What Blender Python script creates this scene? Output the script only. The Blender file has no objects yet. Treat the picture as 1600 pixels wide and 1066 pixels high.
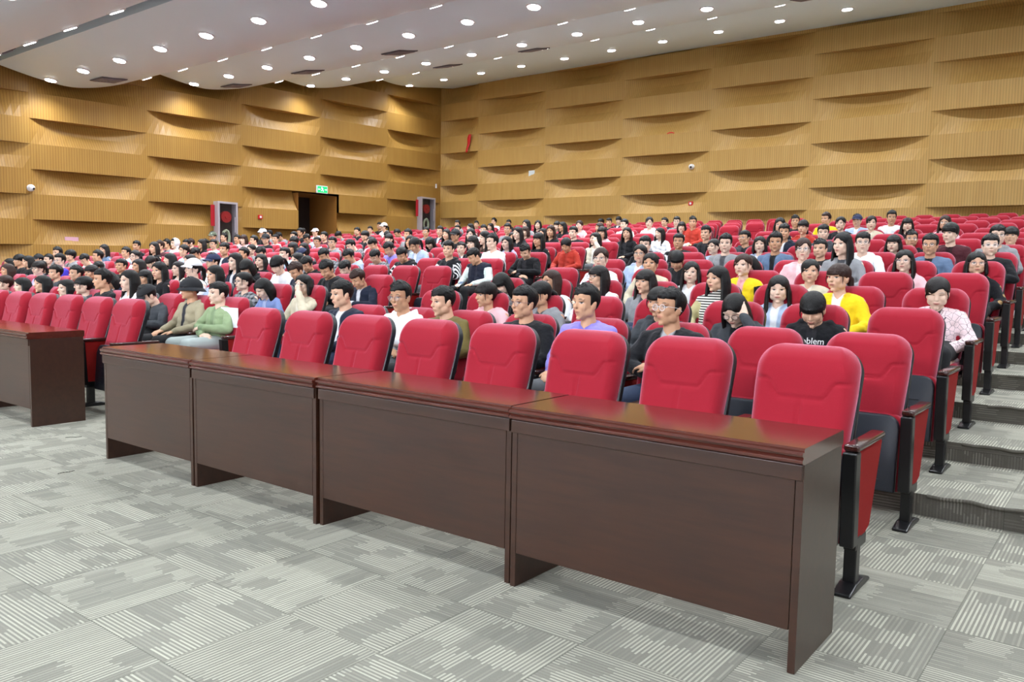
import bpy, bmesh, math, random
import numpy as np
from mathutils import Vector, Matrix
random.seed(7)
rng = np.random.RandomState(5)
PI = math.pi
scn = bpy.context.scene
C = scn.collection

# ------------------------------------------------------------------ camera
YAW, PITCH, ROLL, CAMH, FPX = 0.6564, 0.0856, -0.0177, 1.317, 1273.9
def cam_axes():
    ca, sa, cp, sp = math.cos(YAW), math.sin(YAW), math.cos(PITCH), math.sin(PITCH)
    R = Vector((ca, sa, 0)); F = Vector((-sa*cp, ca*cp, -sp)); U = Vector((-sa*sp, ca*sp, cp))
    cr, sr = math.cos(ROLL), math.sin(ROLL)
    return R*cr - U*sr, R*sr + U*cr, F
_R, _U, _F = cam_axes()
cd = bpy.data.cameras.new('camera'); cam = bpy.data.objects.new('camera', cd); C.objects.link(cam)
m = Matrix((_R, _U, -_F)).transposed().to_4x4(); m.translation = Vector((0, 0, CAMH))
cam.matrix_world = m
cd.sensor_width = 36; cd.lens = FPX/1600*36; cd.clip_end = 200; cd.clip_start = 0.05
scn.camera = cam

def project(X, Y, Z):
    d = Vector((X, Y, Z-CAMH)); z = d.dot(_F)
    return 800+FPX*d.dot(_R)/z, 533-FPX*d.dot(_U)/z, z

# ------------------------------------------------------------------ world, exposure
w = bpy.data.worlds.new('world'); scn.world = w; w.use_nodes = True
w.node_tree.nodes['Background'].inputs[0].default_value = (0.8, 0.85, 1, 1)
w.node_tree.nodes['Background'].inputs[1].default_value = 0.5
scn.view_settings.view_transform = 'Standard'; scn.view_settings.look = 'None'
scn.view_settings.gamma = 1; scn.view_settings.use_curve_mapping = False
scn.view_settings.exposure = 0.14
LAMP_W = 270.0          # watts of each recessed downlight
FILL_FLOOD_W = 195.0
LAMP_COL = (0.90, 0.95, 1.0)

# ------------------------------------------------------------------ materials
MATS = {}
def nt(name):
    mt = bpy.data.materials.new(name); mt.use_nodes = True
    t = mt.node_tree; b = t.nodes['Principled BSDF']
    return mt, t, b
def N(t, typ, **kw):
    n = t.nodes.new(typ)
    for k, v in kw.items(): setattr(n, k, v)
    return n
def rgb(h):
    h = h.lstrip('#'); c = [int(h[i:i+2], 16)/255 for i in (0, 2, 4)]
    return tuple((x/12.92 if x <= .04045 else ((x+.055)/1.055)**2.4) for x in c) + (1,)
def plain(name, col, rough=.5, metal=0., spec=.5, bump=0., bscale=200., sheen=0., emit=None, es=1., vary=0., vscale=8.):
    if name in MATS: return MATS[name]
    mt, t, b = nt(name)
    c = rgb(col) if isinstance(col, str) else tuple(col)+(1,) if len(col) == 3 else col
    b.inputs['Base Color'].default_value = c
    b.inputs['Roughness'].default_value = rough; b.inputs['Metallic'].default_value = metal
    b.inputs['Specular IOR Level'].default_value = spec
    if sheen:
        b.inputs['Sheen Weight'].default_value = sheen; b.inputs['Sheen Roughness'].default_value = .38; b.inputs['Sheen Tint'].default_value = (1, .45, .60, 1)
    if emit:
        b.inputs['Emission Color'].default_value = rgb(emit) if isinstance(emit, str) else emit
        b.inputs['Emission Strength'].default_value = es
    tc = N(t, 'ShaderNodeTexCoord')
    if bump or vary:
        nz = N(t, 'ShaderNodeTexNoise'); nz.inputs['Scale'].default_value = bscale; nz.inputs['Detail'].default_value = 3
        t.links.new(tc.outputs['Object'], nz.inputs['Vector'])
    if bump:
        bp = N(t, 'ShaderNodeBump'); bp.inputs['Strength'].default_value = bump; bp.inputs['Distance'].default_value = .01
        t.links.new(nz.outputs['Fac'], bp.inputs['Height']); t.links.new(bp.outputs['Normal'], b.inputs['Normal'])
    if vary:
        n2 = N(t, 'ShaderNodeTexNoise'); n2.inputs['Scale'].default_value = vscale; n2.inputs['Detail'].default_value = 4
        t.links.new(tc.outputs['Object'], n2.inputs['Vector'])
        mx = N(t, 'ShaderNodeMix', data_type='RGBA')
        t.links.new(n2.outputs['Fac'], mx.inputs[0])
        mx.inputs[6].default_value = tuple(x*(1-vary) for x in c[:3])+(1,)
        mx.inputs[7].default_value = tuple(min(1, x*(1+vary)) for x in c[:3])+(1,)
        t.links.new(mx.outputs[2], b.inputs['Base Color'])
    MATS[name] = mt
    return mt

def math_n(t, op, a, b=None, c=None):
    n = N(t, 'ShaderNodeMath', operation=op)
    for i, v in enumerate((a, b, c)):
        if v is None: continue
        if isinstance(v, (int, float)): n.inputs[i].default_value = v
        else: t.links.new(v, n.inputs[i])
    return n.outputs[0]

def carpet(name, dark, light, tile=.5, vertical=False):
    mt, t, b = nt(name)
    geo = N(t, 'ShaderNodeNewGeometry'); sep = N(t, 'ShaderNodeSeparateXYZ')
    t.links.new(geo.outputs['Position'], sep.inputs[0])
    X = sep.outputs[0]; Y = sep.outputs[2] if vertical else sep.outputs[1]
    if vertical: Y = math_n(t, 'ADD', Y, 3.17)
    fx = math_n(t, 'DIVIDE', X, tile); fy = math_n(t, 'DIVIDE', math_n(t, 'ADD', Y, .13), tile)
    ix = math_n(t, 'FLOOR', fx); iy = math_n(t, 'FLOOR', fy)
    par = math_n(t, 'FLOORED_MODULO', math_n(t, 'ADD', ix, iy), 2.0)   # 0/1: quarter-turned tiles
    # swap axes by parity
    def mixf(fac, a, c):
        return math_n(t, 'ADD', math_n(t, 'MULTIPLY', a, math_n(t, 'SUBTRACT', 1.0, fac)), math_n(t, 'MULTIPLY', c, fac))
    A = mixf(par, X, Y); B = mixf(par, Y, X)
    s = math_n(t, 'DIVIDE', A, .0165); si = math_n(t, 'FLOOR', s); sf = math_n(t, 'FRACT', s)
    cmb = N(t, 'ShaderNodeCombineXYZ'); t.links.new(si, cmb.inputs[0]); t.links.new(iy, cmb.inputs[1])
    wn0 = N(t, 'ShaderNodeTexWhiteNoise', noise_dimensions='2D'); t.links.new(cmb.outputs[0], wn0.inputs['Vector'])
    seg = math_n(t, 'FLOOR', math_n(t, 'ADD', math_n(t, 'DIVIDE', B, .13), math_n(t, 'MULTIPLY', wn0.outputs[0], .35)))
    blk = math_n(t, 'FLOOR', math_n(t, 'DIVIDE', si, 7.0))
    cm2 = N(t, 'ShaderNodeCombineXYZ'); t.links.new(seg, cm2.inputs[0]); t.links.new(blk, cm2.inputs[1]); t.links.new(par, cm2.inputs[2])
    wn = N(t, 'ShaderNodeTexWhiteNoise', noise_dimensions='3D'); t.links.new(cm2.outputs[0], wn.inputs['Vector'])
    cm3 = N(t, 'ShaderNodeCombineXYZ'); t.links.new(seg, cm3.inputs[0]); t.links.new(si, cm3.inputs[1]); t.links.new(par, cm3.inputs[2])
    wn3 = N(t, 'ShaderNodeTexWhiteNoise', noise_dimensions='3D'); t.links.new(cm3.outputs[0], wn3.inputs['Vector'])
    amp = math_n(t, 'ADD', math_n(t, 'MULTIPLY', math_n(t, 'GREATER_THAN', wn.outputs[0], .45), .62), math_n(t, 'MULTIPLY', wn3.outputs[0], .38))
    line = math_n(t, 'LESS_THAN', math_n(t, 'ABSOLUTE', math_n(t, 'SUBTRACT', sf, .5)), .24)
    fac = math_n(t, 'MULTIPLY', line, amp)
    # seams
    ex = math_n(t, 'ABSOLUTE', math_n(t, 'SUBTRACT', math_n(t, 'FRACT', fx), .5)); ey = math_n(t, 'ABSOLUTE', math_n(t, 'SUBTRACT', math_n(t, 'FRACT', fy), .5))
    seam = math_n(t, 'GREATER_THAN', math_n(t, 'MAXIMUM', ex, ey), .4955)
    wt = N(t, 'ShaderNodeTexWhiteNoise', noise_dimensions='2D'); cm4 = N(t, 'ShaderNodeCombineXYZ')
    t.links.new(ix, cm4.inputs[0]); t.links.new(iy, cm4.inputs[1]); t.links.new(cm4.outputs[0], wt.inputs['Vector'])
    nz = N(t, 'ShaderNodeTexNoise'); nz.inputs['Scale'].default_value = 1.6; nz.inputs['Detail'].default_value = 5
    t.links.new(geo.outputs['Position'], nz.inputs['Vector'])
    n2 = N(t, 'ShaderNodeTexNoise'); n2.inputs['Scale'].default_value = 180; n2.inputs['Detail'].default_value = 2
    t.links.new(geo.outputs['Position'], n2.inputs['Vector'])
    mx = N(t, 'ShaderNodeMix', data_type='RGBA'); mx.inputs[6].default_value = rgb(dark); mx.inputs[7].default_value = rgb(light)
    t.links.new(fac, mx.inputs[0])
    val = math_n(t, 'ADD', math_n(t, 'MULTIPLY', nz.outputs['Fac'], .30), math_n(t, 'ADD', math_n(t, 'MULTIPLY', n2.outputs['Fac'], .3), .64))
    val = math_n(t, 'ADD', val, math_n(t, 'MULTIPLY', wt.outputs[0], .10))
    val = math_n(t, 'MULTIPLY', val, math_n(t, 'SUBTRACT', 1.0, math_n(t, 'MULTIPLY', seam, .35)))
    mm = N(t, 'ShaderNodeVectorMath', operation='SCALE'); t.links.new(mx.outputs[2], mm.inputs[0]); t.links.new(val, mm.inputs['Scale'])
    t.links.new(mm.outputs[0], b.inputs['Base Color'])
    b.inputs['Roughness'].default_value = .9; b.inputs['Specular IOR Level'].default_value = .25
    bp = N(t, 'ShaderNodeBump'); bp.inputs['Strength'].default_value = .35; bp.inputs['Distance'].default_value = .004
    t.links.new(math_n(t, 'ADD', fac, math_n(t, 'MULTIPLY', n2.outputs['Fac'], .5)), bp.inputs['Height']); t.links.new(bp.outputs['Normal'], b.inputs['Normal'])
    MATS[name] = mt
    return mt

def wood(name, c1, c2, rough=.25, axis='X', scale=1., coat=0., spec=.5):
    mt, t, b = nt(name)
    tc = N(t, 'ShaderNodeTexCoord'); mp = N(t, 'ShaderNodeMapping')
    sc = {'X': (1.2, 14, 14), 'Y': (14, 1.2, 14), 'Z': (14, 14, 1.2)}[axis]
    mp.inputs['Scale'].default_value = tuple(s*scale for s in sc)
    t.links.new(tc.outputs['Object'], mp.inputs[0])
    nz = N(t, 'ShaderNodeTexNoise'); nz.inputs['Scale'].default_value = 2.2; nz.inputs['Detail'].default_value = 6; nz.inputs['Roughness'].default_value = .65
    t.links.new(mp.outputs[0], nz.inputs['Vector'])
    rp = N(t, 'ShaderNodeValToRGB'); rp.color_ramp.elements[0].color = rgb(c1); rp.color_ramp.elements[1].color = rgb(c2)
    rp.color_ramp.elements[0].position = .3; rp.color_ramp.elements[1].position = .72
    t.links.new(nz.outputs['Fac'], rp.inputs[0]); t.links.new(rp.outputs[0], b.inputs['Base Color'])
    b.inputs['Roughness'].default_value = rough; b.inputs['Specular IOR Level'].default_value = spec
    if coat: b.inputs['Coat Weight'].default_value = coat; b.inputs['Coat Roughness'].default_value = .12 if rough < .25 else .28
    MATS[name] = mt
    return mt

def slat_wood(name, axis, c1, c2):
    """perforated veneer with fine vertical grooves; axis = index of the horizontal run"""
    mt, t, b = nt(name)
    geo = N(t, 'ShaderNodeNewGeometry'); sep = N(t, 'ShaderNodeSeparateXYZ'); t.links.new(geo.outputs['Position'], sep.inputs[0])
    s = sep.outputs[axis]
    fr = math_n(t, 'FRACT', math_n(t, 'DIVIDE', s, .064))
    gr = math_n(t, 'LESS_THAN', fr, .3)
    mp = N(t, 'ShaderNodeMapping'); mp.inputs['Scale'].default_value = (3, 3, .35)
    t.links.new(geo.outputs['Position'], mp.inputs[0])
    nz = N(t, 'ShaderNodeTexNoise'); nz.inputs['Scale'].default_value = 3; nz.inputs['Detail'].default_value = 5
    t.links.new(mp.outputs[0], nz.inputs['Vector'])
    rp = N(t, 'ShaderNodeValToRGB'); rp.color_ramp.elements[0].color = rgb(c1); rp.color_ramp.elements[1].color = rgb(c2)
    t.links.new(nz.outputs['Fac'], rp.inputs[0])
    k = math_n(t, 'SUBTRACT', 1.0, math_n(t, 'MULTIPLY', gr, .26))
    mm = N(t, 'ShaderNodeVectorMath', operation='SCALE'); t.links.new(rp.outputs[0], mm.inputs[0]); t.links.new(k, mm.inputs['Scale'])
    t.links.new(mm.outputs[0], b.inputs['Base Color'])
    b.inputs['Roughness'].default_value = .46; b.inputs['Specular IOR Level'].default_value = .4
    MATS[name] = mt
    return mt

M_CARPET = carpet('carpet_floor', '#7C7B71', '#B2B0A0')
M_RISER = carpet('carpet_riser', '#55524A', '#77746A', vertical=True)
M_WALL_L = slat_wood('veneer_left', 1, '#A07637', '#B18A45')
M_WALL_B = slat_wood('veneer_back_lit', 0, '#B28948', '#C49F5B')  # same veneer as the left wall, with extra light put into its colour
M_CEIL = plain('ceiling_paint', '#E2F2FF', .42, spec=.45, vary=.03, vscale=.7)
M_CEILGAP = plain('ceiling_gap', '#6E6468', .7)
M_DESK = wood('mahogany_desk', '#2A150A', '#3A1F10', .38, 'X', coat=.35)
M_DESKTOP = wood('mahogany_top', '#401C15', '#57281D', .13, 'X', coat=.6)
M_ARMWOOD = wood('mahogany_arm', '#2E1512', '#45201A', .2, 'Y', coat=.5)
M_RED = plain('red_fabric', '#981A2A', .85, spec=.2, bump=.25, bscale=420, sheen=1.0)
M_REDPANEL = plain('red_panel_cloth', '#861310', .8, spec=.2, bump=.15, bscale=300)
M_BLACK = plain('black_plastic', '#14171C', .38, spec=.5)
M_BLACKM = plain('black_metal', '#0C0C0E', .33, spec=.5)
M_NAVYPL = plain('dark_pan_plastic', '#1B202B', .42, spec=.5)

# ------------------------------------------------------------------ object helpers
def empty(name, label, cat, loc=(0, 0, 0), rz=0, group=None):
    o = bpy.data.objects.new(name, None); C.objects.link(o); o.location = loc; o.rotation_euler = (0, 0, rz)
    o.empty_display_size = .1
    tag(o, label, cat, group); return o
def tag(o, label, cat, group=None):
    o['label'] = label; o['category'] = cat
    if group: o['group'] = group
    return o
def link(name, me, parent=None, mats=None, objlink=False, kind=None):
    o = bpy.data.objects.new(name, me); C.objects.link(o)
    if parent is not None: o.parent = parent
    if mats is not None:
        if not isinstance(mats, (list, tuple)): mats = [mats]
        if not objlink:
            if len(me.materials) == 0:
                for mm in mats: me.materials.append(mm)
        else:
            while len(me.materials) < len(mats): me.materials.append(None)
            for i, mm in enumerate(mats):
                o.material_slots[i].link = 'OBJECT'; o.material_slots[i].material = mm
    if kind: o['kind'] = kind
    return o
def mesh_np(name, V, F, smooth=True):
    me = bpy.data.meshes.new(name); me.from_pydata([tuple(v) for v in V], [], [tuple(f) for f in F])
    if smooth: me.polygons.foreach_set('use_smooth', [True]*len(me.polygons))
    me.update(); return me
def bm_mesh(name, bm, smooth=False):
    me = bpy.data.meshes.new(name); bmesh.ops.recalc_face_normals(bm, faces=bm.faces); bm.to_mesh(me); bm.free()
    if smooth: me.polygons.foreach_set('use_smooth', [True]*len(me.polygons))
    return me
def add_box(bm, c, s, bev=0., seg=2, rot=None, mi=0):
    r = bmesh.ops.create_cube(bm, size=1.0); vs = r['verts']
    bmesh.ops.scale(bm, vec=s, verts=vs)
    if bev:
        es = list({e for v in vs for e in v.link_edges})
        rb = bmesh.ops.bevel(bm, geom=es, offset=bev, segments=seg, affect='EDGES', profile=.5)
        vs = list({v for f in rb['faces'] for v in f.verts} | {v for v in vs if v.is_valid})
    if rot is not None: bmesh.ops.rotate(bm, cent=(0, 0, 0), matrix=rot, verts=vs)
    bmesh.ops.translate(bm, vec=c, verts=vs)
    for f in {f for v in vs for f in v.link_faces}: f.material_index = mi
    return vs
def add_prism(bm, poly, x0, x1, bev=0., mi=0):
    """polygon in (y,z) extruded along x"""
    a = [bm.verts.new((x0, y, z)) for y, z in poly]; b = [bm.verts.new((x1, y, z)) for y, z in poly]
    n = len(poly); fs = [bm.faces.new(a), bm.faces.new(b[::-1])]
    for i in range(n): fs.append(bm.faces.new((a[i], b[i], b[(i+1) % n], a[(i+1) % n])))
    if bev:
        es = list({e for f in fs for e in f.edges})
        r = bmesh.ops.bevel(bm, geom=es, offset=bev, segments=2, affect='EDGES', profile=.5); fs = list(r['faces'])+[f for f in fs if f.is_valid]
    for f in fs: f.material_index = mi
def add_cyl(bm, c, r, d, seg=24, rot=None, r2=None, mi=0):
    rr = bmesh.ops.create_cone(bm, cap_ends=True, segments=seg, radius1=r, radius2=r if r2 is None else r2, depth=d)
    if rot is not None: bmesh.ops.rotate(bm, cent=(0, 0, 0), matrix=rot, verts=rr['verts'])
    bmesh.ops.translate(bm, vec=c, verts=rr['verts'])
    for f in {f for v in rr['verts'] for f in v.link_faces}: f.material_index = mi
    return rr['verts']
RX = lambda a: Matrix.Rotation(a, 3, 'X'); RY = lambda a: Matrix.Rotation(a, 3, 'Y'); RZ = lambda a: Matrix.Rotation(a, 3, 'Z')
def struct(name, me, mats):
    o = link(name, me, None, mats); o['kind'] = 'structure'; return o

# ------------------------------------------------------------------ hall layout
S = .5975                                    # seat pitch
X0 = -1.20                                   # seat 0 of the right-hand block (next to the right aisle)
ROWY = {1: 3.89, 2: 4.99, 3: 5.98, 4: 7.03, 5: 8.10, 6: 9.22, 7: 10.32, 8: 11.43, 9: 12.52, 10: 13.6, 11: 15.0, 12: 16.5, 13: 18.0, 14: 19.6, 15: 21.2, 16: 22.7}
ROWZ = {1: 0, 2: 0, 3: .12, 4: .245, 5: .37, 6: .495, 7: .615, 8: .735, 9: .86, 10: .99, 11: 1.134, 12: 1.298, 13: 1.444, 14: 1.60, 15: 1.743, 16: 1.90}
def seat_x(i, r): return X0 - S*i - (.19 if i > 8 else 0) - .018*(r-1)
XL, YB, XR, YF = -22.0, 23.8, 5.5, -8.0      # left wall, back wall, right wall, front wall
RISER = {r: ROWY[r]-1.05 if r < 11 else ROWY[r]-.95 for r in range(3, 17)}

# floor and stepped platforms (one stepped floor)
def build_floor():
    bm = bmesh.new()
    prof = [(YF, 0)]
    for r in range(3, 17):
        prof += [(RISER[r], ROWZ[r-1]), (RISER[r], ROWZ[r])]
    prof.append((YB+.6, ROWZ[16]))
    for (y0, z0), (y1, z1) in zip(prof[:-1], prof[1:]):
        vs = [bm.verts.new(p) for p in ((XL-1.6, y0, z0), (XR, y0, z0), (XR, y1, z1), (XL-1.6, y1, z1))]
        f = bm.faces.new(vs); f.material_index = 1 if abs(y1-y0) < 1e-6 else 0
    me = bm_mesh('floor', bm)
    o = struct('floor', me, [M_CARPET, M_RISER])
    # worn, slightly rolled carpet nosings of the right-hand aisle steps
    bm = bmesh.new()
    for r in range(3, 10):
        n = 60; y = RISER[r]; z = ROWZ[r]
        prev = None
        for k in range(n+1):
            x = X0+.33+ (XR-2.4-X0)*k/n
            dz = .004*math.sin(k*1.7+r)+rng.uniform(-.003, .003); dy = rng.uniform(-.006, .004)
            ring = [bm.verts.new((x, y-.010+dy+.011*math.cos(a), z-.004+dz+.011*math.sin(a))) for a in [j*PI/3 for j in range(6)]]
            if prev:
                for j in range(6): bm.faces.new((prev[j], prev[(j+1) % 6], ring[(j+1) % 6], ring[j]))
            prev = ring
    struct('trim_1', bm_mesh('step_nosing', bm, True), M_RISER)
build_floor()

# walls: woven veneer bands; every band bows out of the wall in one bay and dips into it in the next
BAND = .62; BOW_OUT, BOW_IN = .06, .36
def band_depth(s, z, edges, seam0, parity0, slope):
    for ci in range(len(edges)-1):
        if edges[ci] <= s <= edges[ci+1]: break
    k = math.floor((z-slope*(s-edges[0])-seam0)/BAND)
    u = (s-edges[ci])/(edges[ci+1]-edges[ci]); q = math.sin(PI*u)
    fz = ((z-slope*(s-edges[0])-seam0)/BAND) % 1
    return BOW_OUT*q if (k+ci+parity0) % 2 == 0 else -BOW_IN*q*min(1, fz*1.24)
def panel_wall(name, mat, edges, seam0, parity0, umap, slope, zlo, zhi, holes=()):
    """edges: bay limits along the wall; seam0: height of a band edge; umap(s, depth, z) -> xyz"""
    bm = bmesh.new(); ns = 16
    k0 = math.floor((zlo-seam0)/BAND)-1; k1 = math.ceil((zhi-seam0)/BAND)
    prev_top = None
    for k in range(k0, k1):
        zb, zt = seam0+k*BAND, seam0+(k+1)*BAND
        for ci in range(len(edges)-1):
            s0, s1 = edges[ci], edges[ci+1]; out = (k+ci+parity0) % 2 == 0
            amp = BOW_OUT if out else -BOW_IN; below = -BOW_IN if out else BOW_OUT   # band underneath, at its upper edge
            B = []; T = []; U = []
            for a in range(ns+1):
                u = a/ns; s = s0+(s1-s0)*u; sl = slope*(s-edges[0]); q = math.sin(PI*u)
                B.append(bm.verts.new(umap(s, amp*q if out else 0., zb+sl))); T.append(bm.verts.new(umap(s, amp*q, zt+sl))); U.append(bm.verts.new(umap(s, below*q, zb+sl)))
            mid = [bm.verts.new(((B[a].co[0]*.45+T[a].co[0]*.55) if out else umap(s0+(s1-s0)*a/ns, amp*math.sin(PI*a/ns)*.62, 0)[0], (B[a].co[1]*.45+T[a].co[1]*.55) if out else umap(s0+(s1-s0)*a/ns, amp*math.sin(PI*a/ns)*.62, 0)[1], B[a].co[2]*.5+T[a].co[2]*.5)) for a in range(ns+1)]
            for a in range(ns):
                sm = s0+(s1-s0)*(a+.5)/ns
                if any(h0 < sm < h1 and g0 < (zb+zt)/2+slope*(sm-edges[0]) < g1 for h0, h1, g0, g1 in holes): continue
                bm.faces.new((B[a], B[a+1], mid[a+1], mid[a])); bm.faces.new((mid[a], mid[a+1], T[a+1], T[a]))
                if 0 < a < ns-1: bm.faces.new((B[a], B[a+1], U[a+1], U[a]))
                elif a == 0: bm.faces.new((B[0], B[1], U[1]))
                else: bm.faces.new((B[a], B[a+1], U[a]))
    me = bpy.data.meshes.new(name); bm.to_mesh(me); bm.free()
    me.polygons.foreach_set('use_smooth', [False]*len(me.polygons))
    return struct(name, me, mat)
DOOR = (17.0, 18.6, 0, 3.72)
ledges = [-6.1+3.0*k for k in range(9)] + [20.95, 23.8]
# left wall runs along y; seams rise .02 per metre exactly as measured
LW = (ledges, 2.72, 0, .0195)
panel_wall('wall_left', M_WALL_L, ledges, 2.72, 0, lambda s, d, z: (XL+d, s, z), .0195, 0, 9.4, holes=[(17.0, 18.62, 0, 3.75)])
bedges = [XL, -20.1, -17.02, -13.9, -10.82, -7.75, -4.68, -1.6, 1.4, 4.4, XR+1.5]
BW = (bedges, 3.33, 0, -.0085)
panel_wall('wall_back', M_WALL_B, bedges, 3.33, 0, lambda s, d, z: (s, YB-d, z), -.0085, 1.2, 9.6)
def quad(name, pts, mat):
    me = bpy.data.meshes.new(name); me.from_pydata(pts, [], [tuple(range(len(pts)))]); return struct(name, me, mat)
quad('wall_right', [(XR, YF, 0), (XR, YB+.6, 0), (XR, YB+.6, 9.8), (XR, YF, 9.8)], plain('side_wall', '#C9C4CE', .5))
quad('wall_front', [(XL-1.6, YF, 0), (XR, YF, 0), (XR, YF, 9.8), (XL-1.6, YF, 9.8)], plain('stage_wall', '#C9C6D2', .6))
quad('wall_left_backing', [(XL-1.5, YF, -.1), (XL-1.5, YB+.6, -.1), (XL-1.5, YB+.6, 10), (XL-1.5, YF, 10)], plain('backing', '#4A3420', .8))
quad('wall_back_backing', [(XL-1.5, YB+.6, -.1), (XR, YB+.6, -.1), (XR, YB+.6, 10), (XL-1.5, YB+.6, 10)], MATS['backing'])
# doorway recess in the left wall
def box_me(name, c, s, bev=0.):
    bm = bmesh.new(); add_box(bm, c, s, bev); return bm_mesh(name, bm)
bm = bmesh.new()
y0, y1, zt, zf = 17.0, 18.6, 3.75, 1.0
for pts, mi in (([(XL+.0, y1, zf), (XL-1.45, y1, zf), (XL-1.45, y1, zt), (XL, y1, zt)], 0), ([(XL, y0, zf), (XL-1.45, y0, zf), (XL-1.45, y0, zt), (XL, y0, zt)], 0),
            ([(XL, y0, zt), (XL, y1, zt), (XL-1.45, y1, zt), (XL-1.45, y0, zt)], 0), ([(XL-1.44, y0, zf), (XL-1.44, y1, zf), (XL-1.44, y1, zt), (XL-1.44, y0, zt)], 1)):
    f = bm.faces.new([bm.verts.new(p) for p in pts]); f.material_index = mi
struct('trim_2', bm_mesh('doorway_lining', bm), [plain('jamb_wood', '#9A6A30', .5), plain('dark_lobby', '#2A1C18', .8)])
# far door leaf standing in the recess
bm = bmesh.new(); add_box(bm, (XL-1.40, 17.55, 2.35), (.05, .95, 2.7), .005); add_box(bm, (XL-1.36, 17.25, 2.2), (.03, .05, .22), .005)
struct('door_1', bm_mesh('door_1', bm), plain('dark_door', '#33211C', .45))

# ceiling: stepped waves running across the hall, rising to the back
WAVES = [
 [(-8.0, 4.2), (-4, 4.25), (0.2, 4.75)],
 [(0.2, 4.75), (1.0, 4.62), (2.0, 4.62), (3.0, 4.85), (3.8, 5.25)],
 [(3.8, 5.25), (4.6, 5.10), (5.6, 5.10), (6.8, 5.42), (7.65, 5.92)],
 [(8.0, 5.95), (9.0, 5.77), (9.9, 5.73), (11.0, 6.02), (12.0, 6.56)],
 [(12.0, 6.50), (12.9, 6.38), (13.7, 6.38), (15.0, 6.70), (16.0, 7.2)],
 [(16.0, 7.14), (16.9, 7.08), (17.8, 7.18), (19.0, 7.52), (20.0, 7.97)],
 [(20.0, 7.92), (21.0, 7.88), (22.0, 7.98), (23.0, 8.14), (24.6, 8.38)]]
def cr_spline(pts, n=8):
    out = []; P = [pts[0]]+list(pts)+[pts[-1]]
    for i in range(1, len(P)-2):
        for k in range(n):
            t = k/n
            out.append(tuple(.5*((2*P[i][j])+(-P[i-1][j]+P[i+1][j])*t+(2*P[i-1][j]-5*P[i][j]+4*P[i+1][j]-P[i+2][j])*t*t+(-P[i-1][j]+3*P[i][j]-3*P[i+1][j]+P[i+2][j])*t**3) for j in (0, 1)))
    out.append(pts[-1]); return out
def ceil_z(y):
    for wv in WAVES:
        if wv[0][0] <= y <= wv[-1][0]:
            c = cr_spline(wv)
            for (a, za), (b, zb) in zip(c[:-1], c[1:]):
                if a <= y <= b: return za+(zb-za)*(y-a)/(b-a+1e-9), (zb-za)/(b-a+1e-9)
    return 6.0, 0
bm = bmesh.new()
xa, xb = XL+.42, XR
for wv in WAVES:
    c = cr_spline(wv)
    lo = [(bm.verts.new((xa, y, z)), bm.verts.new((xb, y, z))) for y, z in c]
    for a, b_ in zip(lo[:-1], lo[1:]): bm.faces.new((a[0], b_[0], b_[1], a[1]))
    for (y, z), e in ((c[0], lo[0]), (c[-1], lo[-1])):      # edge lips of each slab
        u = [bm.verts.new((xa, y, z+.16)), bm.verts.new((xb, y, z+.16))]; bm.faces.new((e[0], e[1], u[1], u[0]))
me = bm_mesh('ceiling', bm, True); me.polygons.foreach_set('use_smooth', [True]*len(me.polygons))
o = struct('ceiling', me, M_CEIL)
md = o.modifiers.new('edge', 'EDGE_SPLIT'); md.split_angle = math.radians(35)
bm = bmesh.new(); add_box(bm, ((xa+xb)/2, 7.83, 6.25), (xb-xa, .9, .03)); struct('gap_shade_board', bm_mesh('ceiling_gap', bm), M_CEILGAP)  # board whose dark colour stands for the shadow in the gap between waves
bm = bmesh.new(); add_box(bm, ((xa+xb)/2, 8, 9.9), (xb-xa+3, 34, .1)); struct('ceiling_slab', bm_mesh('ceiling_slab', bm), M_CEILGAP)

# recessed downlights: trim ring, lens and a real lamp in each
M_LENS = plain('lamp_lens', '#FFFFFF', .4, emit=(1, 1, 1, 1), es=14)
M_TRIM = plain('lamp_trim', '#E8E6EA', .35)
bm = bmesh.new(); add_cyl(bm, (0, 0, -.012), .115, .03, 28, r2=.105); LENS_ME = bm_mesh('lens', bm, True)
bm = bmesh.new()
for k in range(28):
    a0, a1 = 2*PI*k/28, 2*PI*(k+1)/28
    P = [(.112, -.004), (.15, -.014), (.158, -.002), (.158, .02)]
    for (r0, z0), (r1, z1) in zip(P[:-1], P[1:]):
        bm.faces.new([bm.verts.new(p) for p in ((r0*math.cos(a0), r0*math.sin(a0), z0), (r1*math.cos(a0), r1*math.sin(a0), z1), (r1*math.cos(a1), r1*math.sin(a1), z1), (r0*math.cos(a1), r0*math.sin(a1), z0))])
bmesh.ops.remove_doubles(bm, verts=bm.verts, dist=1e-4); RING_ME = bm_mesh('ring', bm, True)
ORD = ['zeroth', 'first', 'second', 'third', 'fourth', 'fifth', 'sixth', 'seventh', 'eighth', 'ninth', 'tenth', 'eleventh', 'twelfth', 'thirteenth', 'fourteenth', 'fifteenth', 'sixteenth',
       'seventeenth', 'eighteenth', 'nineteenth', 'twentieth', '21st', '22nd', '23rd', '24th', '25th', '26th', '27th', '28th', '29th', '30th', '31st', '32nd', '33rd', '34th', '35th']
spot = bpy.data.lights.new('downlight_beam', 'SPOT'); spot.energy = LAMP_W; spot.color = LAMP_COL; spot.spot_size = math.radians(145); spot.spot_blend = 1.0; spot.shadow_soft_size = .11
LROWS = [(-6.0, 0), (-2.5, 0), (1.6, 0), (5.0, 0), (7.0, .8), (9.15, 0), (11.15, .8), (12.95, 0), (15.2, .8), (17.0, 0), (19.2, .8), (21.4, 0)]
lrow = 0
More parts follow.
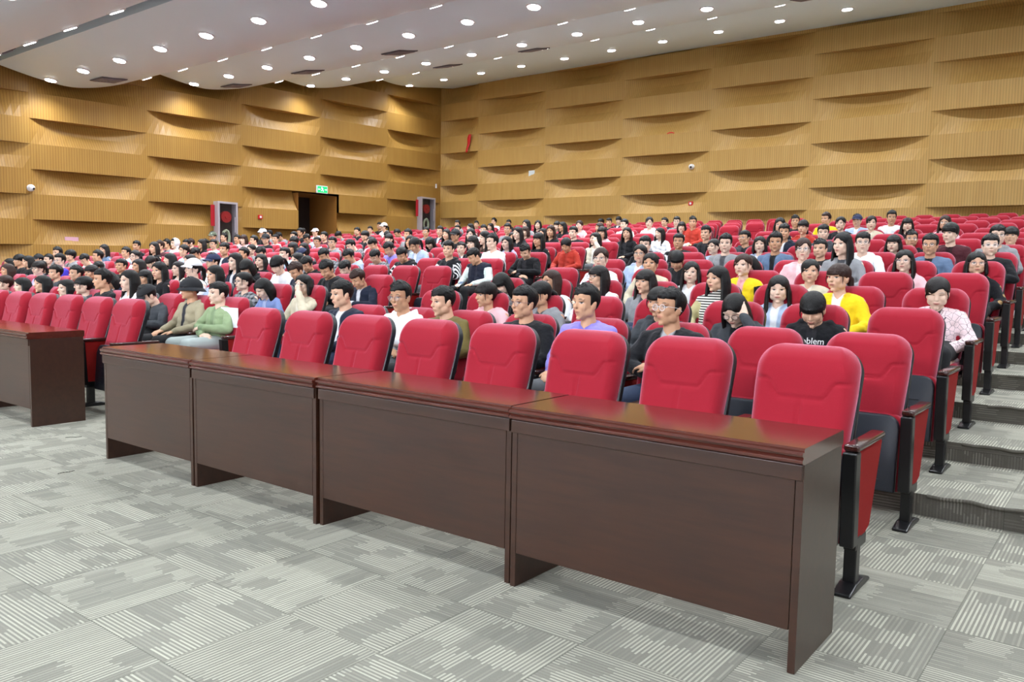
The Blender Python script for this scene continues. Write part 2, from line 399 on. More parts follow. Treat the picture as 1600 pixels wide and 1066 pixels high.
for ly, sh in LROWS:
    lrow += 1; k = 0
    x = -21.35+sh
    while x < 4.8:
        z, sl = ceil_z(ly); k += 1
        px, py, pz = project(x, ly, z)
        vis = pz > 0 and -20 < px < 1620 and py > -20
        if vis or k % 2 == 0:
            o = empty('recessed_downlight', 'round white recessed downlight, %s from the left wall in %s lamp row from the stage' % (ORD[k], ORD[lrow]), 'ceiling light', (x, ly, z-.004), 0, 'recessed ceiling downlights')
            o.rotation_euler = (math.atan(sl), 0, 0)
            link('trim_ring', RING_ME, o, M_TRIM); link('lens', LENS_ME, o, M_LENS)
            l = bpy.data.objects.new('lamp', spot if vis or True else spot); C.objects.link(l); l.parent = o; l.location = (0, 0, -.05); l.rotation_euler = (-math.atan(sl), 0, 0)
        x += 1.68

# fill floodlights on an unseen bar behind the camera, added to brighten the hall
fl = bpy.data.lights.new('fill_flood_beam', 'AREA'); fl.shape = 'RECTANGLE'; fl.size = 1.3; fl.size_y = .5; fl.energy = FILL_FLOOD_W; fl.color = (.93, .93, 1.0)
bm = bmesh.new(); add_box(bm, (0, 0, .06), (1.34, .54, .10), .01); add_box(bm, (0, -.02, .17), (.05, .05, .16)); FH = bm_mesh('flood_housing', bm)
bm = bmesh.new(); add_box(bm, (0, 0, .005), (1.26, .46, .006)); FLN = bm_mesh('flood_lens', bm)
bm = bmesh.new(); add_box(bm, (-8, -5.6, 3.92), (26, .06, .06)); q_ = link('added_lighting_bar', bm_mesh('added_lighting_bar', bm), None, M_BLACKM); tag(q_, 'long black unseen bar added to carry the fill floodlights', 'lighting bar')
for k in range(8):
    x = -19+3.1*k
    o = empty('added_floodlight', '%s wide added fill floodlight from the left on the unseen bar' % ORD[k+1], 'floodlight', (x, -5.50, 3.62), 0, 'added fill floodlights')
    d = Vector((-1.5-.15*x*0, 15, 7.0)).normalized(); o.rotation_mode = 'QUATERNION'; o.rotation_quaternion = (-d).to_track_quat('Z', 'Y')
    link('housing', FH, o, M_BLACKM); link('lens', FLN, o, M_LENS)
    l = bpy.data.objects.new('lamp', fl); C.objects.link(l); l.parent = o; l.location = (0, 0, -.03)

# ceiling air vents: square louvred diffusers
bm = bmesh.new(); add_box(bm, (0, 0, -.006), (.62, .62, .02), .004); add_box(bm, (0, 0, -.018), (.60, .60, .006))
VENT_ME = bm_mesh('vent_frame', bm)
bm = bmesh.new()
for k in range(5):
    s_ = .50-.10*k
    for dx, dy, sx, sy in ((0, s_/2, s_, .022), (0, -s_/2, s_, .022), (s_/2, 0, .022, s_), (-s_/2, 0, .022, s_)):
        add_box(bm, (dx, dy, -.028), (sx, sy, .014))
LOUV_ME = bm_mesh('louvre', bm)
for (x, y, lb) in ((-19.3, 7.2, 'by the gap near the left wall'), (-20.0, 9.9, 'in the front wave close to the left wall'), (-17.7, 14.0, 'above the left fire cabinet'), (-14.3, 14.0, 'right of the left fire cabinet, lit beside lamps'),
                   (-20.6, 13.8, 'nearest the left wall in its wave'), (-16.4, 18.0, 'above the doorway region'), (-13.3, 18.0, 'left of the wall corner'), (-6.0, 17.9, 'at the top edge over the right block')):
    z, sl = ceil_z(y)
    o = empty('air_vent', 'square grey louvred ceiling vent '+lb, 'vent', (x, y, z), 0, 'ceiling vents'); o.rotation_euler = (math.atan(sl), 0, 0)
    link('frame', VENT_ME, o, plain('vent_dark', '#5E5860', .5)); link('louvre', LOUV_ME, o, plain('vent_louvre', '#8E868E', .45))

# ------------------------------------------------------------------ desks
def desk(x0, x1, yf, name_label, group):
    L = x1-x0; D = .43; H = .762
    o = empty('conference_desk', name_label, 'desk', ((x0+x1)/2, yf+D/2, 0), 0, group)
    # top: slab with bull-nosed front edge and a recessed bead
    bm = bmesh.new()
    prof = [(-D/2, .748), (-D/2-.012, .752), (-D/2-.017, .744), (-D/2-.012, .736), (-D/2-.004, .732), (-D/2-.014, .724), (-D/2-.014, .716), (-D/2, .708), (D/2, .708), (D/2+.006, .715), (D/2+.006, .755), (D/2, H), (-D/2+.008, H), (-D/2, .757)]
    add_prism(bm, prof, -L/2+.002, L/2-.002); link('desktop', bm_mesh('desktop', bm), o, M_DESKTOP)
    bm = bmesh.new(); add_box(bm, (0, -D/2+.010, .681), (L-.012, .024, .052), .002); link('apron', bm_mesh('apron', bm), o, M_DESK)
    bm = bmesh.new(); add_box(bm, (0, -D/2+.018, (.655+.145)/2), (L-.062, .016, .655-.145), .002); link('modesty_panel', bm_mesh('modesty_panel', bm), o, M_DESK)
    for sx in (-1, 1):
        bm = bmesh.new(); add_box(bm, (sx*(L/2-.016), 0.004, .354), (.026, D-.012, .708), .002); link('end_panel', bm_mesh('end_panel', bm), o, M_DESK)
    bm = bmesh.new(); add_box(bm, (0, .05, .50), (L-.06, D-.16, .016), .001); link('shelf', bm_mesh('shelf', bm), o, M_DESK)
    return o
DX = [-.822, -2.030, -3.277, -4.415, -5.50]
DL = ['dark mahogany desk at the right end of the long front row', 'dark mahogany desk second from the right, beside a black gap', 'dark mahogany desk second from the left in the four-desk run', 'dark mahogany desk at the far left end of the four-desk run']
for k in range(4): desk(DX[k+1]+.004, DX[k]-.004, 2.63+(.012 if k == 1 else 0), DL[k], 'mahogany desks before the front row')
desk(-8.17, -6.97, 2.76, 'dark mahogany desk at the left picture edge, set apart by a walkway', 'mahogany desks before the front row')
desk(-9.38, -8.18, 2.76, 'dark mahogany desk beyond the left picture edge', 'mahogany desks before the front row')
# ------------------------------------------------------------------ auditorium chair
def lean_y(z):            # depth of the middle of the backrest at height z (top at z=1 is y=0)
    t = 1.0-z
    return -.045-.27*t-.10*t*t*.5
def make_backrest():
    nu, nv = 60, 90; z0, z1 = .44, 1.0; H = z1-z0
    V = []; F = []
    def wid(z):
        r = .115; base = .214+.018*min(1, (z-z0)/.35)
        if z > z1-r:
            q = (z-(z1-r))/r; return base-r+r*math.sqrt(max(0, 1-q*q))
        if z < z0+.05:
            q = ((z0+.05)-z)/.05; return base-.05+.05*math.sqrt(max(0, 1-q*q))
        return base
    def gz(x):            # height of the seam below the headrest
        a = abs(x)
        if a > .165: return .845
        if a > .09: return .845-.080*(.5-.5*math.cos(PI*(.165-a)/.075))
        return .765
    for j in range(nv+1):
        z = z0+H*(.5-.5*math.cos(PI*j/nv))
        hw = wid(z)
        for i in range(nu+1):
            x = hw*math.sin(PI/2*(2*i/nu-1))
            e = min(hw-abs(x), z1-z if z > .8 else 9, z-z0 if z < .6 else 9)
            q = min(1, max(0, e/.055)); th = .012+.066*math.sqrt(max(0, 1-(1-q)**2))
            g = gz(x); dgr = abs(z-g)
            th += .016*math.exp(-((z-.90)/.09)**2)*q
            if abs(x) < .226: th -= .013*math.exp(-(dgr/.0062)**2)*min(1, q*1.5)
            if z < .763: th -= .010*math.exp(-(abs(x)/.0055)**2)*q*min(1, (.767-z)/.02)
            th += .010*(abs(x)/.23)**2*q
            V.append((x, lean_y(z)-th, z))
    n1 = len(V)
    for j in range(nv+1):
        z = z0+H*(.5-.5*math.cos(PI*j/nv)); hw = wid(z)
        for i in range(nu+1): V.append((hw*math.sin(PI/2*(2*i/nu-1)), lean_y(z), z))
    W = nu+1
    for j in range(nv):
        for i in range(nu):
            a = j*W+i; F.append((a, a+1, a+W+1, a+W)); b = n1+a; F.append((b, b+W, b+W+1, b+1))
    for j in range(nv):
        a = j*W; F.append((a, a+W, n1+a+W, n1+a)); a = j*W+nu; F.append((a, n1+a, n1+a+W, a+W))
    for i in range(nu):
        a = i; F.append((a, n1+a, n1+a+1, a+1)); a = nv*W+i; F.append((a, a+1, n1+a+1, n1+a))
    me = mesh_np('backrest', V, F); return me
def round_slab(w, h, r, t, n=8, yfun=None, z0=0.):
    """rounded-corner slab (corners at the top), in x-z, thickness along y"""
    pts = [(-w, z0), (w, z0)]
    for k in range(n+1):
        a = PI/2*k/n; pts.append((w-r+r*math.cos(a), z0+h-r+r*math.sin(a)))
    for k in range(n+1):
        a = PI/2+PI/2*k/n; pts.append((-w+r+r*math.cos(a), z0+h-r+r*math.sin(a)))
    return pts
def slab_mesh(name, pts, y0f, y1f, bev=.008):
    bm = bmesh.new()
    a = [bm.verts.new((x, y0f(z), z)) for x, z in pts]; b = [bm.verts.new((x, y1f(z), z)) for x, z in pts]
    n = len(pts); fs = [bm.faces.new(a), bm.faces.new(b[::-1])]
    for i in range(n): fs.append(bm.faces.new((a[i], b[i], b[(i+1) % n], a[(i+1) % n])))
    es = list(fs[0].edges)+list(fs[1].edges)
    bmesh.ops.bevel(bm, geom=es, offset=bev, segments=3, affect='EDGES', profile=.5)
    return bm_mesh(name, bm, True)
BACK_ME = make_backrest()
SHELL_ME = slab_mesh('back_shell', round_slab(.236, .645, .12, 0, 10, z0=.345), lambda z: lean_y(z)+.001, lambda z: lean_y(z)+.038, .010)
# tipped-up seat: black pan outwards, red cushion behind it
PAN_UP = slab_mesh('seat_pan', round_slab(.232, .41, .07, 0, 8, z0=.165), lambda z: -.335+.10*(z-.165), lambda z: -.295+.10*(z-.165), .008)
bm = bmesh.new()
for k in range(5): add_box(bm, (0, -.333+.10*(.06+.05*k), .225+.05*k), (.30, .008, .010), .002)
PAN_RIB = bm_mesh('pan_rib', bm, True)
CUSH_UP = slab_mesh('seat_cushion', round_slab(.238, .42, .06, 0, 8, z0=.16), lambda z: -.294+.10*(z-.165), lambda z: -.215+.10*(z-.165), .02)
def flat_slab(name, w, yf, yb, z0, z1, r, bev):
    pts = [(-w, yb), (w, yb)]
    for k in range(9):
        a = PI/2*k/8; pts.append((w-r+r*math.cos(a), yf+r-r*math.sin(a)))
    for k in range(9):
        a = PI/2+PI/2*k/8; pts.append((-w+r+r*math.cos(a), yf+r-r*math.sin(a)))
    bm = bmesh.new(); a = [bm.verts.new((x, y, z0)) for x, y in pts]; b = [bm.verts.new((x, y, z1)) for x, y in pts]
    n = len(pts); fs = [bm.faces.new(a), bm.faces.new(b[::-1])]
    for i in range(n): bm.faces.new((a[i], b[i], b[(i+1) % n], a[(i+1) % n]))
    bmesh.ops.bevel(bm, geom=list(fs[0].edges)+list(fs[1].edges), offset=bev, segments=3, affect='EDGES')
    return bm_mesh(name, bm, True)
PAN_DN = flat_slab('seat_pan', .232, -.625, -.20, .335, .375, .06, .010)
CUSH_DN = flat_slab('seat_cushion', .238, -.635, -.19, .376, .462, .07, .026)
# armrest unit on the +x side of a chair
bm = bmesh.new(); add_box(bm, (0, -.215, .617), (.062, .43, .030), .009, 3); ARM_ME = bm_mesh('armrest', bm, True)
bm = bmesh.new(); add_prism(bm, [(-.455, .601), (-.385, .601), (-.365, .20), (-.435, .20)], -.029, .029, .006)
STILE_ME = bm_mesh('front_stile', bm)
bm = bmesh.new(); add_prism(bm, [(-.392, .600), (-.012, .600), (-.165, .235), (-.366, .175)], -.023, .023, .010)
PANEL_ME = bm_mesh('side_panel', bm)
bm = bmesh.new(); add_box(bm, (0, -.335, .12), (.052, .06, .22), .005); add_box(bm, (0, -.30, .20), (.05, .16, .05), .004)
LEG_ME = bm_mesh('leg', bm)
bm = bmesh.new(); add_prism(bm, [(-.47, 0), (-.17, 0), (-.17, .012), (-.26, .034), (-.37, .034), (-.47, .014)], -.038, .038, .006); FOOT_ME = bm_mesh('foot', bm)

def merge_meshes(name, items):
    """items: (mesh, matrix, material) -> one mesh"""
    mats = []; V = []; F = []; MI = []; SM = []
    for me, mx, mt in items:
        if mt not in mats: mats.append(mt)
        mi = mats.index(mt); off = len(V)
        V += [tuple(mx @ v.co) for v in me.vertices]
        for p in me.polygons: F.append(tuple(off+k for k in p.vertices)); MI.append(mi); SM.append(p.use_smooth)
    out = bpy.data.meshes.new(name); out.from_pydata(V, [], F)
    for mt in mats: out.materials.append(mt)
    out.polygons.foreach_set('material_index', MI); out.polygons.foreach_set('use_smooth', SM); out.update()
    return out
def decim(me, ratio):
    o = bpy.data.objects.new('tmp', me); C.objects.link(o); md = o.modifiers.new('d', 'DECIMATE'); md.ratio = ratio
    dg = bpy.context.evaluated_depsgraph_get(); r = bpy.data.meshes.new_from_object(o.evaluated_get(dg))
    bpy.data.objects.remove(o); return r
BACK_LO = decim(BACK_ME, .10)
ID = Matrix.Identity(4); TX = lambda x: Matrix.Translation((x, 0, 0))
ARMSET = [(ARM_ME, M_ARMWOOD), (STILE_ME, M_BLACKM), (PANEL_ME, M_REDPANEL), (LEG_ME, M_BLACKM), (FOOT_ME, M_BLACKM)]
def chair_parts(o, down, left_end, tiny):
    if tiny:
        return
    link('backrest', BACK_ME, o, M_RED); link('back_shell', SHELL_ME, o, M_BLACK)
    p = link('seat_pan', PAN_DN if down else PAN_UP, o, M_NAVYPL)
    if not down: link('pan_rib', PAN_RIB, p, M_NAVYPL)
    link('seat_cushion', CUSH_DN if down else CUSH_UP, o, M_RED)
    for sx in ((S/2,) if not left_end else (S/2, -S/2)):
        for nm, me, mt in (('armrest', ARM_ME, M_ARMWOOD), ('front_stile', STILE_ME, M_BLACKM), ('side_panel', PANEL_ME, M_REDPANEL), ('leg', LEG_ME, M_BLACKM)):
            q = link(nm, me, o, mt); q.location = (sx, 0, 0)
            if nm == 'leg': link('foot', FOOT_ME, q, M_BLACKM)
def tiny_mesh(down, left_end):
    it = [(BACK_LO, ID, M_RED), (SHELL_ME, ID, M_BLACK), (PAN_DN if down else PAN_UP, ID, M_NAVYPL), (CUSH_DN if down else CUSH_UP, ID, M_RED)]
    for sx in ((S/2,) if not left_end else (S/2, -S/2)): it += [(me, TX(sx), mt) for me, mt in ARMSET]
    return merge_meshes('chair_small', it)
TINY = {(d, l): tiny_mesh(d, l) for d in (0, 1) for l in (0, 1)}

PEOPLE = """2 2 0.01 0.00 S bj gw
2 3 -0.03 0.01 S pu -
2 4 0.03 -0.01 S bk g
2 5 -0.16 -0.02 S ol -
2 6 -0.05 -0.00 S wh g
2 7 -0.17 0.00 S nv -
2 10 -0.12 -0.06 S gn -
2 11 -0.05 -0.03 H kh g
2 12 -0.17 -0.08 C dg d
2 13 -0.14 0.03 L wh -
2 14 -0.17 0.03 S bk -
2 15 -0.06 -0.05 P dg g
2 16 0.06 -0.10 B bk -
2 17 -0.04 -0.06 L bk -
2 18 -0.08 -0.10 L bk -
2 19 -0.06 -0.08 P dg -
3 1 0.04 -0.08 P bk td
3 2 0.08 -0.11 L dg gfd
3 3 0.03 -0.11 P dg -
3 5 0.09 -0.09 P gy -
3 6 0.08 -0.11 P pk -
3 10 -0.01 -0.09 B be gf
3 11 -0.03 -0.11 L dn d
3 12 0.07 -0.08 P pl g
3 13 0.06 -0.01 B lb -
3 14 0.17 0.06 V wh -
3 15 -0.06 0.02 L bk -
3 16 0.17 -0.08 L wh -
3 17 -0.04 -0.09 L nv d
3 18 -0.17 -0.03 P bk -
3 19 -0.04 -0.05 S bk -
3 20 -0.14 -0.05 S dg w
3 21 -0.17 0.01 P vi g
3 23 -0.17 -0.04 L bk -
4 0 0.03 -0.11 P pj -
4 1 -0.09 -0.03 P ye w
4 2 0.01 -0.13 L lb -
4 3 0.07 -0.06 L ts -
4 4 -0.05 -0.10 L gy -
4 5 0.03 -0.07 L wh g
4 6 0.07 -0.12 L wh g
4 7 0.08 -0.12 L bk d
4 10 -0.17 -0.11 S nv d
4 11 -0.17 -0.00 S bk dw
4 12 -0.17 -0.03 S nv d
4 13 -0.00 0.05 P wh d
4 14 -0.10 -0.00 B bk d
4 15 0.13 0.04 L nv -
4 16 0.17 0.03 N wh -
4 17 -0.17 -0.08 L cr -
4 19 -0.17 -0.05 L bk -
4 20 -0.14 -0.05 S bk -
4 21 -0.17 -0.06 S ta d
4 24 -0.01 0.02 S rb g
4 25 0.03 -0.06 S nv d
4 26 -0.17 -0.01 B bk -
4 27 0.03 0.01 S bk -
4 28 0.17 -0.06 L lb -
5 2 -0.06 -0.10 P be -
5 3 -0.12 -0.05 P yb w
5 4 -0.09 -0.13 L wh -
5 5 0.03 -0.04 P be -
5 6 -0.00 0.01 P wh g
5 13 0.14 -0.11 S nv d
5 14 -0.12 -0.06 S bk d
5 15 0.17 -0.04 L gy -
5 16 -0.17 -0.06 L bk -
5 20 0.17 -0.07 P wh -
5 21 0.12 -0.05 L bk -
5 22 0.17 -0.06 P st d
5 23 0.07 0.00 P wh g
5 25 -0.17 0.00 S gy -
5 26 0.02 -0.03 S wh d
5 27 -0.17 0.01 S gy -
5 28 -0.17 0.06 S gy -
5 29 0.01 -0.08 S bk -
5 30 0.10 -0.08 C bk -
6 0 -0.01 -0.12 B go g
6 1 -0.05 -0.10 L pk g
6 2 -0.06 0.07 L gy -
6 3 0.11 0.02 P pk g
6 4 0.17 -0.13 L rb d
6 5 -0.17 -0.07 P bk d
6 6 -0.10 -0.03 P lb g
6 10 -0.13 -0.03 S vs d
6 11 -0.12 0.03 S ad -
6 13 0.17 -0.01 S ad d
6 14 0.17 -0.04 S pl gd
6 15 0.17 -0.04 S lb d
6 16 0.15 -0.02 S pl d
6 17 0.17 -0.02 N bk d
6 18 0.17 -0.04 S lb -
6 19 0.17 0.01 S wh d
6 20 0.15 -0.04 S bk -
6 21 0.10 0.04 S nv w
6 22 -0.17 -0.00 S gy d
6 23 -0.11 0.02 P lb -
6 25 -0.07 0.08 L bk -
6 27 -0.03 -0.02 S lb -
6 29 0.17 0.04 L bl -
7 0 -0.03 -0.03 S bk g
7 1 -0.01 -0.02 S bl gw
7 2 -0.14 0.01 S wh g
7 3 -0.02 -0.06 S bk -
7 4 0.02 0.02 S bl -
7 5 -0.04 0.01 S gy -
7 7 -0.02 0.00 S bk -
7 10 -0.06 -0.05 S bk d
7 11 -0.15 0.06 S wh -
7 12 0.03 0.04 B bk -
7 14 -0.00 0.07 P lb d
7 15 -0.03 -0.00 S pu d
7 19 -0.10 -0.03 B bk -
7 20 0.17 -0.02 L bk -
7 22 -0.01 -0.05 P gy -
7 28 0.01 0.04 S mr -
7 30 0.13 0.05 S bk w
8 0 -0.09 0.01 S gy g
8 1 0.02 0.04 S mr -
8 2 -0.03 -0.08 L gy -
8 5 0.01 -0.08 B lb -
8 6 -0.06 -0.11 P lb -
8 7 -0.04 -0.03 S ad -
8 10 -0.04 -0.03 P rd d
8 11 -0.04 0.02 L bk -
8 12 -0.12 -0.03 L vi -
8 13 -0.02 0.06 L br -
8 14 0.02 -0.12 S wh -
8 16 -0.09 0.01 L gy -
8 18 0.17 0.01 S rd d
8 19 0.14 -0.01 S pl d
8 20 0.04 0.01 S gy g
8 22 -0.04 0.03 S gy -
8 27 -0.14 0.00 S lb g
8 28 -0.04 0.01 L bk -
8 29 -0.13 0.01 S bk -
8 30 -0.06 0.03 W wh -
8 31 0.17 0.02 S gy -
9 0 -0.05 -0.07 S wh -
9 2 -0.04 -0.10 S bk g
9 4 -0.04 0.00 S dg -
9 5 -0.02 0.02 S nv -
9 6 -0.02 -0.06 S dg g
9 7 -0.08 0.02 S bk -
9 10 -0.17 -0.05 L cr f
9 13 -0.10 0.07 L bk -
9 15 -0.08 0.06 L gy g
9 16 0.12 0.05 C bk -
9 17 0.07 -0.05 L bk d
9 19 -0.00 -0.00 P bk -
9 20 0.04 -0.05 P pk -
9 23 0.01 -0.04 S lb g
9 26 -0.17 0.04 C bk -
9 27 -0.04 0.01 S wh -
9 28 0.10 0.04 B pk -
9 30 -0.08 0.13 A ol -
9 31 0.17 -0.05 S cr g
9 32 0.07 -0.03 S bk -
10 5 -0.07 0.02 P rd -
10 6 0.14 0.06 L bk g
10 10 -0.15 -0.03 L bk -
10 11 -0.10 -0.01 B pk -
10 12 -0.14 -0.00 S bk -
10 13 -0.09 0.03 L bk -
10 15 0.15 -0.08 B gy -
10 18 0.10 0.01 L gy -
10 20 0.12 0.02 S gy -
10 22 -0.13 0.01 S bk -
10 25 0.16 0.01 S mr -
10 26 0.17 0.00 S lb d
10 27 0.15 0.03 S rd -
10 28 -0.04 -0.03 S pk -
10 29 -0.00 0.13 V bk -
10 31 0.04 -0.02 S pk -
10 32 -0.01 0.03 S bk w
11 2 -0.03 -0.01 L pk g
11 3 0.00 -0.03 L bk -
11 4 0.03 0.01 P be -
11 5 0.13 0.01 P bk -
11 10 -0.17 -0.11 L wh -
11 15 -0.05 -0.07 L bk -
11 16 0.04 -0.02 B br -
11 17 0.13 0.04 S gy g
11 18 0.02 0.03 S wh g
11 20 -0.17 0.02 S nv g
11 21 -0.05 0.01 S gy g
11 23 -0.15 -0.02 S ol d
11 29 -0.17 0.07 S bk -
11 31 0.17 0.01 S gy d
11 32 0.17 0.04 S gy -
12 4 0.02 0.03 S wh f
12 5 0.02 -0.01 N lb -
12 6 0.05 0.03 S ye -
12 7 0.04 -0.00 S bk -
12 10 -0.17 0.03 S rd -
12 11 0.17 -0.06 B wh -
12 12 -0.02 0.05 P wh -
12 13 -0.04 0.02 S wh -
12 14 -0.10 -0.04 B pk -
12 15 -0.07 0.02 P pk g
12 16 0.06 -0.00 L bk -
12 18 0.17 0.07 L gy -
12 25 -0.06 -0.04 S gy d
12 28 -0.05 0.00 S bk -
12 29 -0.17 -0.06 S gy d
12 31 -0.17 0.01 V wh -
12 32 -0.17 0.02 S mr -
13 12 -0.08 0.01 S gy g
13 18 0.07 -0.01 L bk -
13 19 0.04 0.02 L bk -
13 23 0.07 -0.01 L gy -
13 24 0.17 -0.05 S bk -
13 29 0.11 0.08 V wh -
13 30 0.07 -0.01 S gy -
14 14 0.01 -0.04 S nv -
14 17 0.10 -0.01 S bk -
14 24 0.11 -0.05 L bk -
14 26 -0.05 0.05 S gy -
14 32 0.01 0.06 S bk -
15 18 0.08 0.01 S nv -
15 19 0.08 -0.03 S bk -
15 25 0.17 0.01 S bk -
15 27 -0.00 0.01 S bk -
16 28 0.17 0.04 S wh -"""
PPL = {}
for ln in PEOPLE.strip().split('\n'):
    a = ln.split(); PPL[(int(a[0]), int(a[1]))] = (float(a[2]), float(a[3]), a[4], a[5], a[6])

IMAX = {r: int((21.0+X0)/S) for r in ROWY}
slots = []
for r in ROWY:
    for i in range(0, 36):
        if i in (8, 9): continue
        x = seat_x(i, r)
        if x < -21.35: continue
        px, py, pz = project(x, ROWY[r]-.05, ROWZ[r]+.95)
        if pz < 0 or px < -25 or px > 1625: continue
        slots.append((pz, r, i, x))
slots.sort()
OCC_DOWN_EXTRA = set()
def seat_where(r, i):
    if i < 8: return '%s from the right aisle' % ORD[i+1]
    return '%s left of the middle aisle' % ORD[i-9]
rest = []
for k, (pz, r, i, x) in enumerate(slots):
    occ = (r, i) in PPL; down = occ or (r, i) in OCC_DOWN_EXTRA
    le = i in (7,) or seat_x(i+1, r) < -21.35
    re = False
    loc = (x, ROWY[r], ROWZ[r])
    if k < 300:
        st = ('occupied red upholstered chair' if occ else ('empty red upholstered chair, seat lowered' if down else 'empty red upholstered chair, seat tipped up'))
        lb = '%s, %s row, %s' % (st, ORD[r], seat_where(r, i))
        tiny = k >= 110
        if tiny:
            o = link('auditorium_chair', TINY[(int(down), int(le))], None); o.location = loc; tag(o, lb, 'chair', 'red auditorium chairs in rows')
        else:
            o = empty('auditorium_chair', lb, 'chair', loc, 0, 'red auditorium chairs in rows'); chair_parts(o, down, le, False)
            if (r, i) in ((2, 10), (7, 10)):      # white notice sheet taped to the backrest
                bm = bmesh.new()
                add_box(bm, (.10, lean_y(.80)-.118, .80), (.30, .002, .20), rot=None); link('notice_sheet', bm_mesh('notice_sheet', bm), o, plain('paper_white', '#E9ECF2', .6))
    else: rest.append((r, i, x, down, le))
if rest:
    it = [(TINY[(int(d), int(l))], Matrix.Translation((x, ROWY[r], ROWZ[r]))) for r, i, x, d, l in rest]
    mats = list(TINY[(0, 0)].materials); Vs = []; Fs = []; MI = []; SM = []; off = 0
    for me, mx in it:
        n = len(me.vertices); co = np.empty(n*3); me.vertices.foreach_get('co', co); co = co.reshape(-1, 3)+np.array(mx.translation)
        Vs.append(co)
        for p in me.polygons: Fs.append(tuple(off+q for q in p.vertices)); MI.append(p.material_index); SM.append(p.use_smooth)
        off += n
    me = bpy.data.meshes.new('far_chairs'); me.from_pydata(np.concatenate(Vs).tolist(), [], Fs)
    for mt in mats: me.materials.append(mt)
    me.polygons.foreach_set('material_index', MI); me.polygons.foreach_set('use_smooth', SM)
    o = link('far_auditorium_chairs', me, None, None, kind='stuff'); tag(o, 'distant rows of red auditorium chairs filling the back of the hall', 'chairs')
# ------------------------------------------------------------------ people: voxel-fused bodies, hair, clothes
def sphere_pts(c, r, n=14, sc=(1, 1, 1), rot=None):
    V = []; F = []
    for j in range(n+1):
        th = PI*j/n
        for i in range(2*n):
            ph = PI*i/n
            v = np.array((math.sin(th)*math.cos(ph)*sc[0], math.sin(th)*math.sin(ph)*sc[1], math.cos(th)*sc[2]))*r
            if rot is not None: v = rot @ v
            V.append(v+np.array(c))
    W = 2*n
    for j in range(n):
        for i in range(W): F.append((j*W+i, (j+1)*W+i, (j+1)*W+(i+1) % W, j*W+(i+1) % W))
    return V, F
class Blob:
    def __init__(s): s.V = []; s.F = []
    def add(s, V, F):
        o = len(s.V); s.V += [tuple(v) for v in V]; s.F += [tuple(o+k for k in f) for f in F]
    def ell(s, c, r, rot=None, n=12): s.add(*sphere_pts(c, 1.0, n, r, rot))
    def cap(s, a, b, r0, r1, n=12, flat=1.0, up=(0, 0, 1)):
        a = np.array(a, float); b = np.array(b, float); d = b-a; L = np.linalg.norm(d)+1e-9; d = d/L
        u = np.cross(d, up); u = u/np.linalg.norm(u) if np.linalg.norm(u) > 1e-5 else np.array((1., 0, 0)); v = np.cross(u, d)
        V = []; F = []; rings = []
        for k in range(5):
            t = -PI/2+PI/2*k/4; rings.append((a+d*r0*math.sin(t), r0*math.cos(t)))
        for k in range(5):
            t = PI/2*k/4; rings.append((b+d*r1*math.sin(t), r1*math.cos(t)))
        for c, r in rings:
            r = max(r, 1e-4)
            for i in range(n):
                q = 2*PI*i/n; V.append(c+(u*math.cos(q)+v*math.sin(q)*flat)*r)
        for j in range(len(rings)-1):
            for i in range(n): F.append((j*n+i, (j+1)*n+i, (j+1)*n+(i+1) % n, j*n+(i+1) % n))
        F.append(tuple(range(n))); F.append(tuple((len(rings)-1)*n+i for i in range(n))[::-1])
        s.add(V, F)
    def chain(s, pts, rs, **k):
        for p, q, r0, r1 in zip(pts[:-1], pts[1:], rs[:-1], rs[1:]): s.cap(p, q, r0, r1, **k)
    def xf(s, M, start=0):
        for i in range(start, len(s.V)): s.V[i] = tuple(M @ Vector(s.V[i]))
    def fuse(s, name, vox, smooth=2, ratio=None):
        me = bpy.data.meshes.new(name); me.from_pydata(s.V, [], s.F); me.update()
        o = bpy.data.objects.new('tmp', me); C.objects.link(o)
        bmx = bmesh.new(); bmx.from_mesh(me); bmesh.ops.recalc_face_normals(bmx, faces=bmx.faces); bmx.to_mesh(me); bmx.free()
        md = o.modifiers.new('r', 'REMESH'); md.mode = 'VOXEL'; md.voxel_size = vox; md.adaptivity = 0
        if smooth: ms = o.modifiers.new('s', 'SMOOTH'); ms.factor = .5; ms.iterations = smooth
        if ratio: mq = o.modifiers.new('q', 'DECIMATE'); mq.ratio = ratio
        dg = bpy.context.evaluated_depsgraph_get(); r = bpy.data.meshes.new_from_object(o.evaluated_get(dg)); r.name = name
        bpy.data.objects.remove(o); bpy.data.meshes.remove(me)
        r.polygons.foreach_set('use_smooth', [True]*len(r.polygons)); return r
def getco(me):
    co = np.empty(len(me.vertices)*3); me.vertices.foreach_get('co', co); return co.reshape(-1, 3)
def setattr_f(me, name, arr):
    a = me.attributes.get(name) or me.attributes.new(name, 'FLOAT', 'POINT'); a.data.foreach_set('value', np.asarray(arr, dtype=np.float32))

